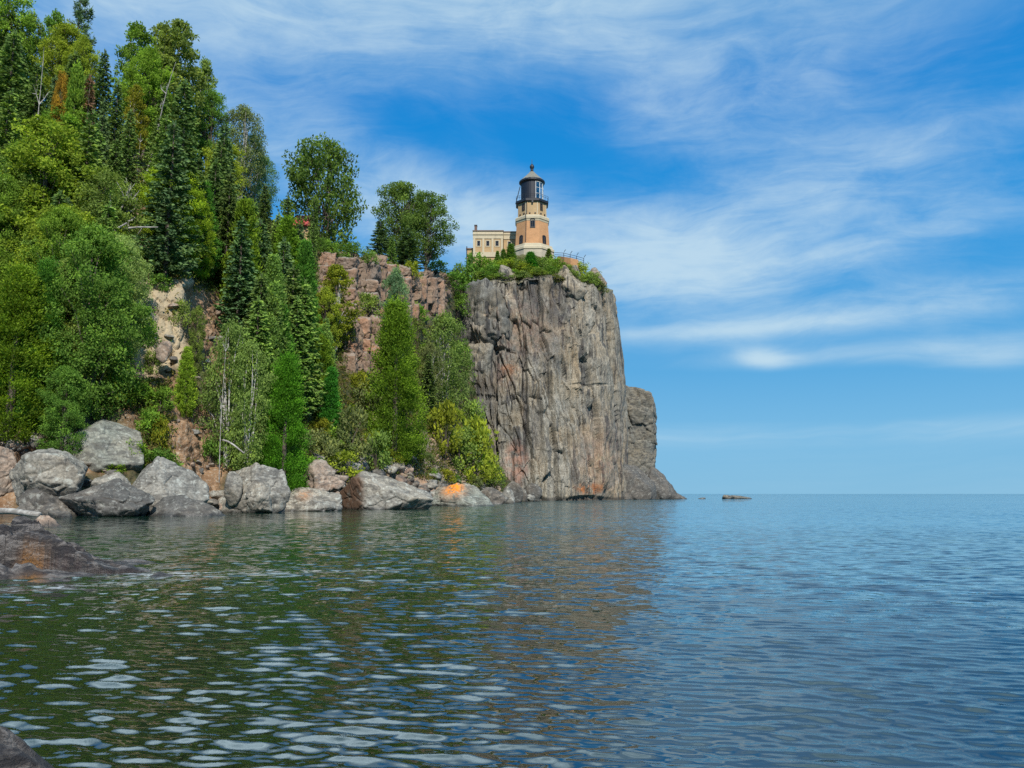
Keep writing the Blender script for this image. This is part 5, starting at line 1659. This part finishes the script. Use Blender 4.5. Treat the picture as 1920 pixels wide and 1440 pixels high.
CATS = {'maple_near': 'tree', 'cedar_near': 'cedar', 'spruce': 'spruce', 'narrow_spruce': 'spruce', 'cedar': 'cedar', 'column': 'cedar', 'maple': 'tree', 'aspen': 'aspen', 'birch': 'birch', 'crest': 'tree', 'pine': 'pine', 'shrub': 'shrub',
        'dead': 'dead tree', 'dead_lean': 'dead tree', 'dead_fork': 'dead tree', 'bare_spruce': 'dead spruce'}
trng = np.random.default_rng(99)


def plant(kind, px, pyb, Y, pyt, wpx, colr, label, group=None, lean=0.0, sink=0.25):
    """plant whose foot shows at frame (px,pyb), or stands at depth Y on the ground; top at pyt, crown wpx wide"""
    if Y is None:
        h = hit(px, pyb)
        if h is None: return None
        x, y, z = h
    else:
        x = at(px, pyb if pyb else pyt, Y).x; y = Y
        z = drop(x, y)
    ztop = at(px, pyt, y).z
    H = ztop - z + sink
    if H < 0.4: return None
    wm = abs(at(px + wpx / 2, pyt, y).x - at(px - wpx / 2, pyt, y).x)
    w0, h0, (tm, cm) = PROTO[kind][int(trng.integers(0, len(PROTO[kind])))]
    root = empty(NAMES[kind], (x, y, z - sink), trng.uniform(0, 6.283) if not kind.startswith('dead') else 0.0)
    sx_ = wm / w0
    root.scale = (sx_, sx_ * trng.uniform(0.9, 1.05), H / h0)
    if lean: root.rotation_euler = (0, lean, root.rotation_euler[2])
    tm_ = link("stem" if kind == 'shrub' else "trunk", tm, None, root)
    bark = M_BIRCH if kind in ('birch', 'aspen') else (M_DEAD if kind.startswith('dead') else M_BARK)
    if len(tm.materials) == 0: tm.materials.append(bark)
    if cm is not None:
        c_ = link("foliage" if kind == 'shrub' else "crown", cm, None, root)
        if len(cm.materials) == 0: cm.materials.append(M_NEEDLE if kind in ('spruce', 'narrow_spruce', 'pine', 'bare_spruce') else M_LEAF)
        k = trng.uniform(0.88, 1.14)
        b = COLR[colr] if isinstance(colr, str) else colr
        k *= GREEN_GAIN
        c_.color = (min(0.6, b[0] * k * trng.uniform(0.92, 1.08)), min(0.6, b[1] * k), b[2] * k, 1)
    tag(root, label, CATS[kind], group)
    return root


TREES = [
    # top of the hill
    ('crest', 6, None, 84, -25, 130, 'green', "broad green hilltop tree cut by the frame edge left of the tall pine"),
    ('pine', 152, None, 86, -12, 112, 'pine', "tall dark pine with open tiers of boughs, highest tree of the hilltop"),
    ('aspen', 62, None, 88, 26, 66, 'olive', "thin pale-leaved aspen between the hilltop broadleaf and the tall pine"),
    ('aspen', 105, None, 88, 22, 60, 'deep', "slim dark-leaved aspen touching the left side of the tall pine"),
    ('maple', 128, None, 80, 46, 96, 'yellowgreen', "yellow-green rounded tree in front of the tall hilltop pine"),
    ('maple', 158, None, 79, 72, 70, 'yellowgreen', "yellow-green smaller tree low against the right side of the tall pine"),
    ('spruce', 28, None, 68, 55, 115, 'spruce', "big dark spruce on the upper slope under the broad hilltop tree"),
    ('spruce', 72, None, 67, 118, 95, 'spruce', "dark spruce with bare snag rising at its right side"),
    ('spruce', 104, None, 68, 140, 62, 'bluespruce', "narrow blue-green spruce left of the small orange maple"),
    ('dead', 77, 150, 66, 88, 18, None, "bare white forked snag above the dark spruces of the upper slope"),
    ('maple', 118, None, 66, 136, 34, 'orange', "small orange-leaved maple among dark conifers of the upper slope"),
    ('cedar', 146, None, 66.5, 118, 52, 'green', "bright green upright tree beside the small orange maple"),
    ('maple', 128, None, 67, 200, 115, 'green', "rounded bright green tree mid-slope under the small orange maple"),
    ('bare_spruce', 170, None, 67, 140, 56, 'brown', "brown dying spruce with bare lower boughs near the tall pine's foot"),
    ('spruce', 198, None, 74, 92, 72, 'darkspruce', "dark spruce on the skyline just right of the tall pine"),
    ('spruce', 222, None, 71, 150, 66, 'spruce', "dark spruce between the brown dying spruce and the yellow-topped aspen"),
    ('spruce', 196, None, 66, 185, 60, 'bluespruce', "slender blue-green spruce at the right of the brown dying spruce"),
    ('spruce', 246, None, 67, 205, 66, 'spruce', "spruce directly below the yellow-topped aspen"),
    ('aspen', 262, None, 90, 46, 92, 'green', "tall skyline aspen with feathery top, first of the aspen pair"),
    ('aspen', 338, None, 94, 40, 104, 'olive', "tall olive skyline aspen with upright top shoots, second of the aspen pair"),
    ('aspen', 305, None, 93, 48, 80, 'olive', "skyline aspen filling the gap between the two tall aspens"),
    ('aspen', 384, None, 100, 112, 58, 'olive', "olive aspen leaning off the shoulder of the tall skyline pair"),
    ('maple', 280, None, 84, 92, 92, 'lime', "fresh green rounded tree in front of the tall skyline aspens"),
    ('aspen', 257, None, 76, 160, 50, 'yellow', "yellow-leaved young aspen with pale stem on the upper slope"),
    ('dead_lean', 268, 290, 73, 116, 22, None, "leaning dead white birch trunk with broken forks below the skyline aspens"),
    ('spruce', 348, None, 72, 148, 112, 'darkspruce', "very dark broad spruce under the olive skyline aspen"),
    ('spruce', 300, None, 68, 218, 78, 'spruce', "grey-green spruce left of the very dark broad spruce"),
    ('crest', 398, None, 99, 172, 78, 'deep', "deep green rounded tree at the edge of the sky right of the very dark spruce"),
    ('birch', 456, None, 100, 196, 92, 'greyolive', "airy birch with sky showing through, alone at the edge of the crest"),
    ('birch', 478, None, 103, 250, 70, 'blueleaf', "thin hanging-leaved birch just right of the airy edge birch"),
    ('birch', 494, None, 106, 292, 66, 'deep', "dark loose-branched tree beside the red-roofed house"),
    ('maple', 424, None, 84, 268, 80, 'yellowgreen', "yellow-green bushy tree below the airy edge birch"),
    ('spruce', 408, None, 76, 300, 62, 'spruce', "spruce behind the large yellow-green tree, under the deep green crest tree"),
    # middle slope
    ('maple_near', 332, None, 63, 316, 140, 'bright', "large bright yellow-green rounded tree standing over the tan rock face"),
    ('maple_near', 376, None, 66, 372, 66, 'bright', "bright green smaller tree growing against the large yellow-green one"),
    ('spruce', 432, None, 72, 322, 84, 'darkspruce', "tall dark spruce with a bright cedar close on its right"),
    ('cedar', 462, None, 71, 370, 74, 'cedar', "bright cedar close on the right of a tall dark spruce"),
    ('spruce', 498, None, 90, 345, 56, 'darkspruce', "dark pointed spruce under the loose-branched tree by the house"),
    ('cedar', 514, None, 73, 476, 60, 'cedarpale', "tall pale olive cedar with pointed top in mid slope"),
    ('narrow_spruce', 540, None, 85, 366, 44, 'darkspruce', "narrow dark spruce in front of the red roof"),
    ('narrow_spruce', 588, None, 92, 415, 30, 'spruce', "short narrow spruce right of the red roof"),
    ('cedar', 574, None, 76, 448, 66, 'cedardark', "dark green tall cedar beside the yellow-leaved bush"),
    ('column', 566, None, 71, 590, 36, 'cedar', "slim green cedar at the foot of the dark tall cedar"),
    ('narrow_spruce', 590, None, 96, 372, 34, 'spruce', "narrow spruce standing before the trunk of the great crest maple"),
    ('crest', 607, None, 131, 260, 158, 'maple', "great rounded dark olive maple alone on the crest"),
    ('crest', 754, None, 124, 344, 108, 'crest2', "first half of the forked crest tree, rising behind the two blue spruces"),
    ('crest', 800, None, 126, 362, 104, 'crest2', "airy spreading crest tree nearest to the lighthouse"),
    ('spruce', 714, None, 109, 412, 66, 'bluespruce', "small blue-green spruce on the rim of the reddish rock wall"),
    ('spruce', 764, None, 115, 428, 80, 'bluespruce', "broad low blue spruce under the forked crest tree"),
    ('spruce', 735, None, 108, 440, 26, 'spruce_light', "tiny light green spruce between the two blue spruces"),
    ('aspen', 632, None, 84, 498, 84, 'gold', "yellow-leaved small tree against the reddish rock wall"),
    ('maple', 612, None, 82, 540, 60, 'yellowgreen', "yellow-green bushy growth left of the yellow-leaved small tree"),
    ('spruce', 612, None, 77, 592, 62, 'spruce_light', "dark-tiered young spruce above the narrow columnar cedar"),
    ('column', 622, None, 73, 688, 40, 'column', "narrow dark columnar cedar standing alone by the bare red earth"),
    ('cedar_near', 540, None, 59, 664, 84, 'bright2', "vivid green full cedar rising from the shore boulders"),
    ('cedar_near', 745, None, 83, 564, 96, 'cedar', "tall dense yellow-green cedar standing in front of the rock walls"),
    ('maple', 742, None, 92, 505, 58, 'blueleaf', "blue-green loose bush tree above the tall dense cedar"),
    ('spruce', 805, None, 98, 660, 50, 'darkspruce', "dark small spruce between the tall dense cedar and the cliff-side birch"),
    ('birch', 836, None, 104, 584, 108, 'birchgreen', "leaning birch with pale stems growing beside the sheer cliff"),
    ('birch', 806, None, 100, 640, 60, 'greyolive', "thin grey-olive birch left of the leaning cliff-side birch"),
    ('birch', 440, None, 57.5, 600, 112, 'birchgreen', "white-stemmed birch clump on the shore under the earth slide"),
    ('birch', 472, None, 57, 640, 96, 'birchgreen', "second white-stemmed birch clump next to the vivid shore cedar"),
    ('birch', 396, None, 59, 690, 54, 'greyolive', "smaller grey-olive birch left of the white-stemmed clump"),
    ('dead', 412, 860, 55.5, 622, 13, None, "bare white birch stem standing in front of the shore birch clump"),
    ('cedar', 352, None, 56, 650, 38, 'lime', "small light green fir below the tan rock face"),
    ('maple', 372, None, 60, 575, 34, 'olive', "olive shrubby sapling between tan rock and earth slide"),
    # left mass
    ('maple_near', 180, None, 50.5, 430, 190, 'deep', "large leafy dark green tree hiding the hillside above the greenish slab"),
    ('maple_near', 236, None, 55, 445, 104, 'pale', "pale green leafy tree leaning out over the tan rock face"),
    ('maple_near', 120, None, 54, 395, 150, 'green', "green leafy tree above the large dark green one"),
    ('cedar_near', 42, None, 48.5, 500, 140, 'cedar', "big dense green cedar at the frame edge above the scree"),
    ('cedar_near', 92, None, 49.5, 486, 84, 'cedardark', "green cedar squeezed between the big dense cedar and the large leafy tree"),
    ('maple_near', 48, None, 59, 268, 124, 'green', "bright green tree on the mid slope below the dark spruces"),
    ('maple_near', 14, None, 57, 330, 90, 'green', "green tree at the frame edge below the bright green one"),
    ('maple_near', 205, None, 58, 395, 120, 'olive', "olive tree left of the bare grey branches"),
    ('spruce', 160, None, 64, 318, 84, 'darkspruce', "dark spruce behind the olive trees of mid slope"),
    ('maple_near', 128, None, 48.5, 688, 96, 'deep', "low dark leafy tree overhanging the greenish slab"),
    ('dead_fork', 238, 470, 59, 362, 60, None, "bare grey forked dead tree at the small rock scar"),
    ('dead_fork', 216, 470, 58.5, 385, 50, None, "second bare dead tree, thinner, left of the forked one at the rock scar"),
    ('dead', 5, 300, 62, 215, 16, None, "white dead stem at the frame edge among the spruces"),
    ('dead', 258, 330, 70, 250, 10, None, "thin pale stem under the yellow-leaved young aspen"),
]
for T_ in TREES:
    kind, px_, pyb, Y_, pyt, wp, col_, lab = T_
    plant(kind, px_, pyb, Y_, pyt, wp, col_, lab)

SHRUBS = [
    (884, 905, 770, 120, 'yellowgreen', "large yellow-green shrub spilling down beside the cliff foot"),
    (832, 850, 742, 84, 'gold', "golden-tinged shrub above the striped low rocks"),
    (860, 880, 790, 96, 'olive', "olive shrub between the golden one and the yellow-green one"),
    (888, 830, 740, 70, 'olive', "olive shrub climbing against the cliff left edge"),
    (868, 760, 690, 60, 'greyolive', "grey-olive shrub in the gully at mid height of the cliff"),
    (862, 690, 630, 54, 'deep', "deep green shrub in the gully under the jutting block"),
    (905, 870, 800, 60, 'greyolive', "grey-olive shrub at the lower left edge of the cliff"),
    (925, 915, 862, 50, 'olive', "olive tuft on reddish rock at the cliff foot"),
    (905, 900, 830, 70, 'yellowgreen', "yellowish shrub nearest the reddish foot of the cliff"),
    (690, 800, 700, 84, 'greyolive', "grey-olive thicket shrub left of the tall dense cedar"),
    (672, 745, 690, 54, 'gold', "yellow-flecked shrub under the brown rock wall"),
    (650, 860, 745, 96, 'greyolive', "grey-olive shrub above the big wedge boulder"),
    (602, 880, 790, 84, 'greyolive', "grey shrub with woody stems right of the vivid shore cedar"),
    (706, 885, 800, 76, 'olive', "olive shrub on the pale outcrop left of the striped rocks"),
    (640, 895, 835, 90, 'yellowgreen', "low yellow-green shrub right behind the big wedge boulder"),
    (590, 900, 850, 60, 'green', "low green shrub behind the tumbled stones"),
    (765, 850, 790, 70, 'olive', "olive shrub at the foot of the tall dense cedar"),
    (296, 840, 770, 50, 'gold', "rusty yellow-green shrub on the lower earth slope"),
    (250, 855, 815, 56, 'lime', "bright little shrub just right of the greenish slab"),
    (266, 640, 580, 54, 'green', "green bush clinging to the left edge of the tan rock face"),
    (340, 610, 556, 44, 'olive', "olive bush in the cleft right of the tan rock face"),
    (300, 545, 508, 60, 'deep', "dark green bush hanging over the top of the tan rock face"),
    (282, 700, 650, 46, 'olive', "olive tuft below the tan rock face"),
    (215, 885, 866, 46, 'lime', "little leafy shrub between the two largest pale boulders"),
    (325, 882, 858, 40, 'lime', "small leafy shrub at the top of the triangular boulder"),
    (490, 880, 820, 70, 'deep', "dark shrub at the foot of the white-stemmed birches"),
    (395, 870, 820, 60, 'deep', "dark shrub left of the birch stems"),
    (455, 590, 540, 60, 'olive', "olive shrub at the top of the earth slide"),
    (485, 640, 590, 50, 'lime', "light green shrub right of the white rock blocks"),
    (772, 520, 486, 40, 'gold', "golden shrub on the rim of the rock wall under the blue spruce"),
    (728, 512, 486, 50, 'yellowgreen', "yellow-green shrub on the rim left of the golden one"),
    (620, 480, 448, 56, 'deep', "dark shrub on the rim below the great maple"),
    (660, 488, 452, 60, 'deep', "deep green shrub on the rim between maple and blue spruce"),
    (690, 495, 462, 44, 'olive', "olive shrub on the rim left of the blue-green spruce"),
    (690, 590, 545, 60, 'olive', "olive shrub on the ledge under the reddish rock wall"),
    (780, 600, 562, 50, 'green', "green tuft on the ledge of the brown column rocks"),
    (850, 545, 505, 70, 'deep', "dark shrub in the notch where the headland meets the hill"),
    (856, 590, 540, 60, 'deep', "dark shrub down in the gully beside the cliff"),
    (820, 512, 488, 60, 'deep', "low dark shrub under the airy spreading crest tree"),
    (600, 475, 440, 40, 'deep', "dark shrub at the left end of the reddish rock wall"),
    (580, 640, 570, 50, 'yellowgreen', "yellowish shrub beside the dark tall cedar"),
    (650, 640, 590, 40, 'gold', "gold-specked shrub between rock wall ledges"),
]
for (x, yb, yt, wp, col_, lab) in SHRUBS:
    plant('shrub', x, yb, None, yt, wp, col_, lab, sink=0.1)

# shrubs and little conifers round the lighthouse, standing on the turf of the headland
CAP = [
    ('shrub', 892, 152.5, 466, 54, 'deep', "bushy green shrub below the left end of the fog building"),
    ('shrub', 868, 154, 488, 60, 'deep', "dark green shrub left of the bushy one below the fog building"),
    ('shrub', 915, 152, 480, 50, 'green', "green shrub under the middle windows of the fog building"),
    ('cedar', 933, 155, 470, 14, 'deep', "tiny fir in front of the fog building's third window"),
    ('cedar', 944, 156, 466, 16, 'deep', "tiny fir at the joint of fog building and wing"),
    ('column', 958, 156, 457, 20, 'deep', "small upright fir against the wing window"),
    ('shrub', 950, 153, 480, 54, 'yellowgreen', "yellow-green shrub in front of the wing"),
    ('shrub', 975, 152, 484, 44, 'olive', "olive shrub before the lighthouse plinth"),
    ('column', 995, 152, 472, 30, 'column', "dark dense little cedar in front of the lighthouse plinth"),
    ('shrub', 1015, 152.5, 480, 50, 'olive', "olive shrub right of the dark little cedar"),
    ('shrub', 1040, 155, 478, 50, 'green', "green shrub below the right corner of the plinth"),
    ('cedar', 1029, 158, 466, 16, 'maple', "small dark fir at the right corner of the plinth"),
    ('shrub', 1090, 158, 488, 44, 'yellowgreen', "yellow-green shrub under the seaward end of the railing"),
    ('shrub', 1112, 159, 507, 46, 'olive', "olive shrub on the outer brink beside the reddish rock"),
    ('shrub', 1100, 156.5, 512, 44, 'olive', "low olive shrub behind the big brink rock"),
    ('shrub', 1124, 160, 522, 34, 'greyolive', "small grey-olive tuft at the seaward corner of the cliff top"),
    ('shrub', 935, 148.5, 512, 50, 'olive', "olive shrub hanging over the brink under the fog building"),
    ('shrub', 980, 148.8, 508, 50, 'greyolive', "grey-olive shrub at the brink below the plinth"),
    ('shrub', 1012, 148.8, 506, 44, 'olive', "olive shrub at the brink right of the dark little cedar"),
    ('shrub', 1075, 153.5, 505, 36, 'olive', "olive tuft beside the big brink rock"),
    ('shrub', 925, 150, 492, 56, 'deep', "deep green shrub on the slope under the tiny firs"),
    ('shrub', 985, 150.5, 488, 46, 'yellowgreen', "yellow-green shrub left of the dark little cedar"),
    ('shrub', 1060, 155.5, 487, 36, 'olive', "olive shrub under the landward end of the railing"),
    ('shrub', 1000, 150, 500, 60, 'olive', "olive shrub at the cliff brink below the dark little cedar"),
    ('shrub', 965, 149.5, 503, 46, 'green', "green shrub at the cliff brink beside the pale rock"),
    ('shrub', 1030, 150.5, 498, 44, 'deep', "deep green shrub left of the big brink rock"),
    ('shrub', 905, 151, 505, 46, 'olive', "olive shrub on the left brink of the cliff top"),
    ('shrub', 884, 153, 520, 40, 'deep', "dark shrub hanging at the left corner of the cliff top"),
]
for (kind, x, Y_, yt, wp, col_, lab) in CAP:
    plant(kind, x, None, Y_, yt, wp, col_, lab, sink=0.12)

# the crowded conifers and broadleaves that nobody can tell apart on the steep slope
frng = np.random.default_rng(31)
FILL = [
    (120, 'spruce', -260, 570, 'spruce', "dark spruce packed among others on the steep wooded slope", "spruces crowding the wooded slope"),
    (26, 'maple', -260, 420, 'olive', "leafy green tree packed among the spruces of the wooded slope", "leafy trees crowding the wooded slope"),
    (24, 'cedar', -200, 640, 'cedardark', "green cedar packed among others on the wooded slope", "cedars crowding the wooded slope"),
]
bare = [(225, 365, 520, 720), (310, 432, 545, 960), (590, 765, 466, 592), (640, 725, 586, 706), (735, 840, 500, 610), (225, 290, 395, 475), (-60, 110, 790, 990)]
for (n, kind, x0, x1, col_, lab, grp) in FILL:
    made = 0; tries = 0
    while made < n and tries < n * 30:
        tries += 1
        x = frng.uniform(x0, x1)
        yw = np.interp(x, hx, [HC[k][2][0] for k in hx]); yc = np.interp(x, hx, [HC[k][7][0] for k in hx])
        yb = frng.uniform(yc, yw)
        if any(a < x < b and c < yb < d for a, b, c, d in bare): continue
        if kind != 'spruce' and yb < 470 and x < 420: continue
        h = hit(x, yb)
        if h is None: continue
        hgt_ = frng.uniform(6.5, 12.0) * (0.75 if h.y < 58 else 1.0)
        pt = yb - hgt_ / h.y * FPX * 1.0
        # keep the rock and earth scars open, and the skyline as it is
        if any(a - 8 < x < b + 8 and not (pt > d or yb < c) for a, b, c, d in bare): continue
        if pt < np.interp(x, [-300, 0, 200, 400, 450, 520, 600], [-40, 10, 110, 210, 290, 400, 430]): continue
        w = hgt_ / h.y * FPX * (0.44 if kind == 'spruce' else (0.6 if kind == 'maple' else 0.34))
        cc = {'spruce': ['spruce', 'darkspruce', 'bluespruce', 'spruce_light'], 'maple': ['olive', 'green', 'deep', 'lime', 'yellowgreen'], 'cedar': ['cedar', 'cedardark', 'cedarpale']}[kind]
        plant(kind, x, yb, None, pt, w, cc[int(frng.integers(0, len(cc)))], lab, grp)
        made += 1
made = 0; tries = 0
while made < 150 and tries < 1500:
    tries += 1
    x = frng.uniform(-60, 940)
    yw = np.interp(x, hx, [HC[k][1][0] for k in hx]); yc = np.interp(x, hx, [HC[k][7][0] for k in hx])
    yb = frng.uniform(yc, yw)
    if any(a < x < b and c < yb < d for a, b, c, d in bare): continue
    if 60 < x < 275 and 770 < yb: continue
    h = hit(x, yb)
    if h is None or h.y > 135: continue
    s = frng.uniform(0.9, 2.2)
    cc = ['olive', 'green', 'yellowgreen', 'greyolive', 'deep', 'gold'][int(frng.choice(6, p=[.28, .2, .16, .2, .12, .04]))]
    plant('shrub', x, yb, None, yb - s / h.y * FPX, s * frng.uniform(1.1, 1.7) / h.y * FPX, cc, "low green shrub scattered among others over the wooded slope", "low shrubs scattered over the slope", sink=0.1)
    made += 1

# fallen white trunks lying on the slope and the shore
def log(p, q, r0_, r1_, label, name="fallen_trunk", mat=M_DEAD, cat="fallen trunk"):
    p = Vector(p); q = Vector(q); m = (p + q) / 2 + Vector((0, 0, 0.12))
    o = MB().tube([p, p.lerp(m, 0.5) + Vector((0, 0, .05)), m, m.lerp(q, 0.5), q], [r0_, r0_ * 0.95, (r0_ + r1_) / 2, r1_ * 1.1, r1_], 8).build(name, mat, None, True)
    tag(o, label, cat)
log(at(-30, 962, 38), at(74, 965, 36.5), 0.16, 0.12, "pale driftwood log lying on the shallows under the red bank", "driftwood_log", M_DEAD, "driftwood")
log(at(418, 825, 55), at(458, 850, 54.5), 0.07, 0.05, "broken white stem lying across the shore birch clump")
log(at(222, 432, 58), at(296, 426, 57.5), 0.10, 0.05, "long bare fallen branch across the small rock scar")
log(at(205, 442, 57), at(238, 418, 57.5), 0.09, 0.06, "short white fallen trunk at the foot of the rock scar")

# low green cover over soil: tufts of small leaves, grasses and ferns
def cover(name, spots, leafs, sizes, colr, mat):
    rngc = np.random.default_rng(len(spots) + 3)
    Cc = np.array(spots)
    n = len(Cc)
    k = leafs
    C = np.repeat(Cc, k, 0) + rngc.normal(size=(n * k, 3)) * np.array([0.26, 0.26, 0.10]) + np.array([0, 0, 0.14])
    Dv = rngc.normal(size=(n * k, 3)) * np.array([0.7, 0.7, 0.4]) + np.array([0, 0, 0.75])
    V, F = leaf_quads(C, Dv, rngc.uniform(sizes[0], sizes[1], n * k), rngc.uniform(sizes[0], sizes[1], n * k) * 0.45, rngc)
    T = np.clip(np.repeat(rngc.normal(0.45, 0.2, n), k) + rngc.normal(0, 0.12, n * k), 0, 1)
    o = link(name, crown_mesh(name, [(V, F, T)]), mat)
    o.color = (colr[0] * 1.3, colr[1] * 1.3, colr[2] * 1.3, 1)
    o['kind'] = 'stuff'
    return o

gr_ = np.random.default_rng(12)
sp1, sp2 = [], []
tries = 0
while len(sp1) < 9000 and tries < 40000:
    tries += 1
    x = gr_.uniform(-60, 950)
    yw = np.interp(x, hx, [HC[k][1][0] for k in hx]); yc = np.interp(x, hx, [HC[k][7][0] for k in hx])
    yb = gr_.uniform(yc - 4, yw)
    if 95 < x < 262 and 770 < yb: continue
    if any(a + 6 < x < b - 6 and c + 6 < yb < d - 6 for a, b, c, d in bare) and gr_.random() > 0.02: continue
    h = hit(x, yb)
    if h is None or h.y > 140: continue
    (sp1 if gr_.random() < 0.6 else sp2).append(tuple(h))
for _ in range(4200):
    x = gr_.uniform(860, 1140)
    h = hit(x, gr_.uniform(484, 530))
    if h is None or h.y < 149 or h.z < 41: continue
    (sp1 if gr_.random() < 0.5 else sp2).append(tuple(h))
cover("undergrowth", sp1, 14, (0.12, 0.30), (0.085, 0.125, 0.024), M_LEAF)
cover("dry_grass", sp2, 12, (0.16, 0.36), (0.150, 0.135, 0.040), M_LEAF)
